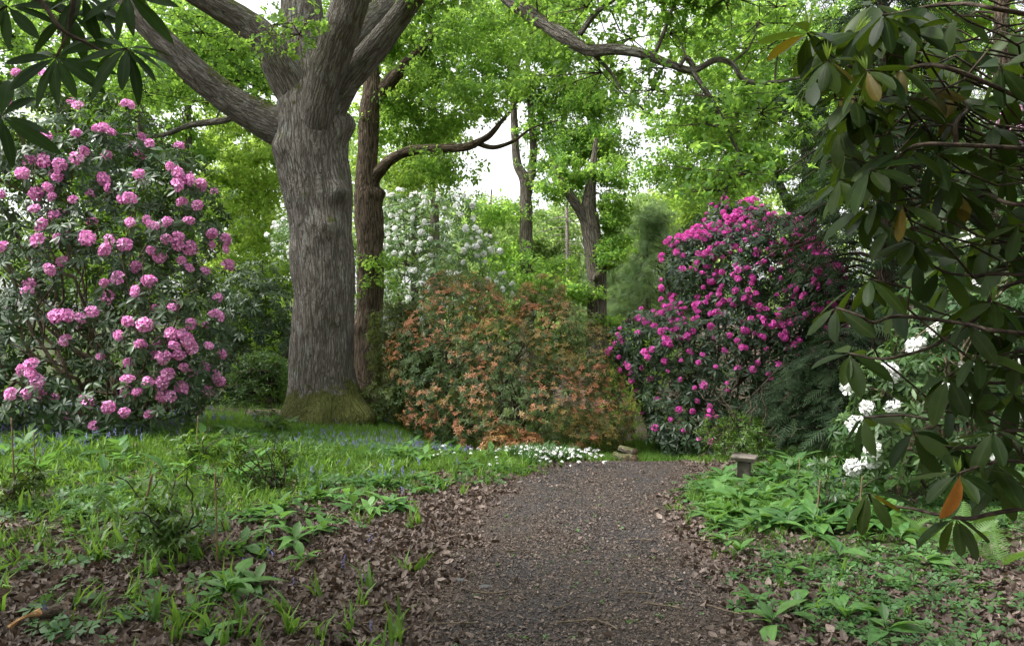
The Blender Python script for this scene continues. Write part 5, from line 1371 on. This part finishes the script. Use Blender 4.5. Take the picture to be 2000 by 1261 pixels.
    sapling(385, 905, .42, 'small leafy shrub tied to a short cane before the pink bush', 6, M_SHRUB, .075, .16)
    sapling(20, 990, .45, 'small shrub beside the tall cane at the left edge', 6, M_NEARLEAFMASS, .07, .15)
    sapling(540, 845, .35, 'leafy shoot before the foot of the massive oak', 5, M_SHRUB, .09, .15)
    sapling(1625, 1010, .42, 'small twiggy shrub between canes right of the path', 6, M_RHODOLEAF, .06, .15)
    # canes: foot pixel, top pixel
    for (fx, fy, tx, ty, rad, lb) in ((28, 990, 22, 815, .009, 'tall thin garden cane at the left edge'), (70, 972, 66, 842, .007, 'second thin garden cane from the left edge'), (258, 1095, 297, 925, .013, 'thick dark cane leaning right beside the leafy young shrub'), (424, 1105, 420, 922, .010, 'upright garden cane right of the leafy young shrub'), (385, 885, 387, 812, .010, 'short cane in the leafy shrub before the pink bush'),
                                  (420, 960, 442, 905, .006, 'thin slanting cane behind the upright cane'), (1594, 1012, 1602, 935, .010, 'short garden cane in the green bed right of the plank seat'), (1648, 1000, 1650, 940, .009, 'second short cane right of the plank seat'), (1682, 1020, 1684, 930, .008, 'third short cane before the white flowered bush'), (1562, 935, 1562, 893, .008, 'small cane by the dark conifer right of the plank seat')):
        x, y = ground_at(fx, fy); b = np.array([x, y, gzp(x, y) - .05]); t = at(tx, ty, y + .02)
        P = spl(np.array([b, (b + t) / 2 + r.normal(0, .006, 3), t]), 14); mb = MB(); mb.tube(P - np.array([x, y, b[2] + .05]), np.linspace(rad, rad * .85, 14) * .75, 8, bark_disp(.25, 0))
        o = mb.build('garden_cane', M_CANE); o.location = (x, y, b[2] + .05); tag(o, lb, 'cane', 'garden canes')
    # green tufts on the path
    for i, (px, py) in enumerate(((1222, 1210), (1018, 1245), (1130, 1075), (888, 1070), (1230, 1087), (1285, 1090), (1315, 1178), (720, 1098))):
        x, y = ground_at(px, py); mb = MB(); n = 14
        for k in range(n):
            a = r.uniform(0, 6.28); mb.inst(WTINY[k % 3], frames(norm(np.array([[math.cos(a) * .4, math.sin(a) * .4, 1]])), np.array([a])), .022, np.array([[r.normal(0, .035), r.normal(0, .015), .004]]), np.array([[r.uniform(), r.uniform()]]))
        o = mb.build('green_tuft', M_GRASS); o.location = (x, y, gzp(x, y)); tag(o, own('green tuft on the path', px, py, (700, 1330, 1060, 1250), i == 0), 'tuft', 'tufts on the path')
    # sticks
    for i, (px, py, a, l) in enumerate(((640, 1228, .2, .5), (560, 1190, -.5, .3), (700, 1190, .1, .35), (1245, 1165, -.1, .2), (1140, 1220, .15, .3), (1180, 1225, -.9, .22), (1300, 1190, -.4, .25), (1250, 1060, .1, .2), (960, 1160, .1, .22), (610, 1150, 0.0, .3), (1430, 1200, -.7, .3), (1100, 1190, .8, .18), (1370, 1060, -.2, .25), (560, 1015, .15, .4), (1010, 1080, .3, .2), (880, 1225, .05, .3))):
        x, y = ground_at(px, py); z = gzp(x, y); d = np.array([math.cos(a), math.sin(a), 0]) * l / 2
        P = spl(np.array([-d, d * .1 + r.normal(0, .012, 3) * [1, 1, .2], d]), 12) + np.array([0, 0, .022]); mb = MB(); mb.tube(P, np.linspace(.007, .004, 12), 6, bark_disp(.4, 0))
        o = mb.build('fallen_twig', M_PALETWIG); o.location = (x, y, z); tag(o, own('fallen twig by the path', px, py, (540, 1450, 1010, 1240), l > .27), 'twig', 'fallen twigs')
    for px, py, s, lb in ((947, 1146, .04, 'flat pale grey stone set in the path edge'), (895, 1133, .05, 'dark grey half buried stone left of the pale stone')):
        x, y = ground_at(px, py); t = np.linspace(0, 6.28, 11)[:-1]; mb = MB()
        ring = lambda k, z: np.stack([np.cos(t) * s * k * (1 + .2 * np.sin(3 * t)), np.sin(t) * s * .6 * k, np.full(10, z)], 1)
        V = np.vstack([ring(1, -.03), ring(1.0, .004), ring(.8, .011)]); lo = []
        for l_ in (0, 1):
            for j in range(10): lo += [l_ * 10 + j, l_ * 10 + (j + 1) % 10, l_ * 10 + 10 + (j + 1) % 10, l_ * 10 + 10 + j]
        mb.raw(V, lo + list(range(20, 30)), [4] * 20 + [10]); o = mb.build('stone', M_STONE, smooth=False); o.location = (x, y, gzp(x, y)); tag(o, lb, 'stone')
    return ground_at
WTINY = [leaf_pts([(0, 0), (.5, .3), (1, 0)], .2, .2, .1, i) for i in range(3)]
ground_at = weeds()

# ------------------------------------------------------------------ bench, logs
def boxv(mb, c, s, jit=0.0, r=None, rot=None):
    V = np.array([(x, y, z) for x in (-1, 1) for y in (-1, 1) for z in (-1, 1)], float) * np.asarray(s) / 2
    b = min(s) * .12
    # chamfered box: 24 verts
    P, idx = [], {}
    for i, v in enumerate(V):
        for a in range(3):
            w = v.copy()
            for k in range(3):
                if k != a: w[k] -= np.sign(v[k]) * b
            idx[(i, a)] = len(P); P.append(w)
    Fc = []
    for a in range(3):
        o = [k for k in range(3) if k != a]
        for sg in (-1, 1):
            f = [i for i in range(8) if np.sign(V[i][a]) == sg]
            ctr = np.zeros(3); f.sort(key=lambda i: math.atan2(V[i][o[1]] / s[o[1]], V[i][o[0]] / s[o[0]])); Fc.append([idx[(i, a)] for i in f])
    for i in range(8): Fc.append([idx[(i, 0)], idx[(i, 1)], idx[(i, 2)]])
    for i in range(8):
        for a in range(3):
            j = i ^ (4 >> a)
            if j > i:
                o = [k for k in range(3) if k != a]; Fc.append([idx[(i, o[0])], idx[(j, o[0])], idx[(j, o[1])], idx[(i, o[1])]])
    P = np.array(P)
    if r is not None: P = P + r.normal(0, jit, P.shape)
    if rot is not None: P = (rot @ P.T).T
    mb.raw(P + np.asarray(c), np.concatenate([np.array(f) for f in Fc]), [len(f) for f in Fc])

def bench():
    r = np.random.default_rng(3); Y = 8.25; x = at(1451, 900, Y)[0]; g = gzp(x, Y); top = at(1450, 892, Y)[2] - g
    root = empty('plank_seat', 'small weathered plank seat on a squat wooden post in the green bed', 'seat', (x, Y, g)); root.rotation_euler = (R(3), R(4), R(-24))
    mb = MB(); boxv(mb, (0, 0, top), (.25, .22, .045), .003, r); mb.build('seat_plank', M_WOOD, root)
    mb = MB(); boxv(mb, (0, .01, (top - .025) / 2 - .05), (.135, .11, top - .025 + .08), .003, r); mb.build('post', M_WOOD, root)
bench()

def log(name, label, p, d, length, rad, mat, endmat, group=None, seed=0, split=False):
    p = np.asarray(p, float); d = norm(np.asarray(d, float)); n = 18
    root = empty(name, label, 'log', tuple(p), group); t = np.linspace(-.5, .5, 12)[:, None]
    mb = MB(); mb.tube(d * length * t, rad * (1 + .08 * np.sin(t[:, 0] * 9 + seed)), 20, bark_disp(.35, .012), cap=False); mb.build('bark', mat, root)
    for sg in (-1, 1):
        e = MB(); f = frames((d * sg)[None, :], np.array([0.0]))[0]; a = np.linspace(0, 6.2832, n, endpoint=False); rr_ = np.random.default_rng(seed + 5)
        rim = d * sg * (length / 2 - .006) + (f[:, 0][None, :] * np.cos(a)[:, None] + f[:, 1][None, :] * np.sin(a)[:, None]) * rad * .97
        inner = d * sg * (length / 2 + .004) + (rim - d * sg * (length / 2 - .006)) * .5 + rr_.normal(0, .012 if split else .002, (n, 3))
        V = np.vstack([rim, inner, (d * sg * (length / 2 + (.03 if split else .006)))[None, :]]); lo, sz = [], []
        for j in range(n): lo += [j, (j + 1) % n, n + (j + 1) % n, n + j]; sz.append(4)
        for j in range(n): lo += [n + j, n + (j + 1) % n, 2 * n]; sz.append(3)
        e.raw(V, lo, sz); e.build('sawn_end', endmat, root)
    return root
for i, (px, py, Y, rad, dx, lb) in enumerate(((1214, 884, 10.3, .055, .4, 'lower left cut log of the small pile beyond the path bend'), (1230, 886, 10.25, .06, .2, 'lower right cut log of the small pile beyond the path bend'), (1226, 868, 10.3, .05, .5, 'topmost cut log of the small pile beyond the path bend'))):
    q = at(px, py, Y); q[2] = gzp(q[0], Y) + rad * .9 + (.10 if i == 2 else 0); log('cut_log', lb, q, (dx, -1, 0.0), .34, rad, M_BARK3, M_LOGEND, 'log pile by the path bend', i)
for i, (px, py, lb) in enumerate(((508, 806, 'old mossy log left of the massive oak foot'), (548, 800, 'shorter old log touching the massive oak foot'))):
    q = at(px, py, 12.3); q[2] = gzp(q[0], q[1]) + .07; log('cut_log', lb, q, (1, -.3 - .3 * i, 0), .45 - .12 * i, .08, M_BARK3, M_LOGEND, 'old logs by the oak', 10 + i)
x, y = ground_at(58, 1228)
z = gzp(x, y); lg = empty('broken_log', 'broken log with raw orange split wood in the lower left corner', 'log', (x, y, z))
mb = MB(); P = spl(np.array([[-.02, .03, .04], [.02, .07, .05], [.045, .11, .055], [.06, .15, .045]]), 16); mb.tube(P, .038 + .006 * np.sin(np.arange(16)), 18, bark_disp(.9, .02)); mb.build('bark', M_TWIG, lg)
mb = MB(); P = spl(np.array([[-.07, -.06, .03], [-.045, -.03, .055], [-.01, .015, .07], [.025, .055, .075]]), 18); mb.tube(P, np.array([.026 + .024 * math.sin(t * 2.2 + .5) for t in np.linspace(0, 1, 18)]), 16, bark_disp(2.0, .05)); mb.build('split_face', M_SPLIT, lg, smooth=False)
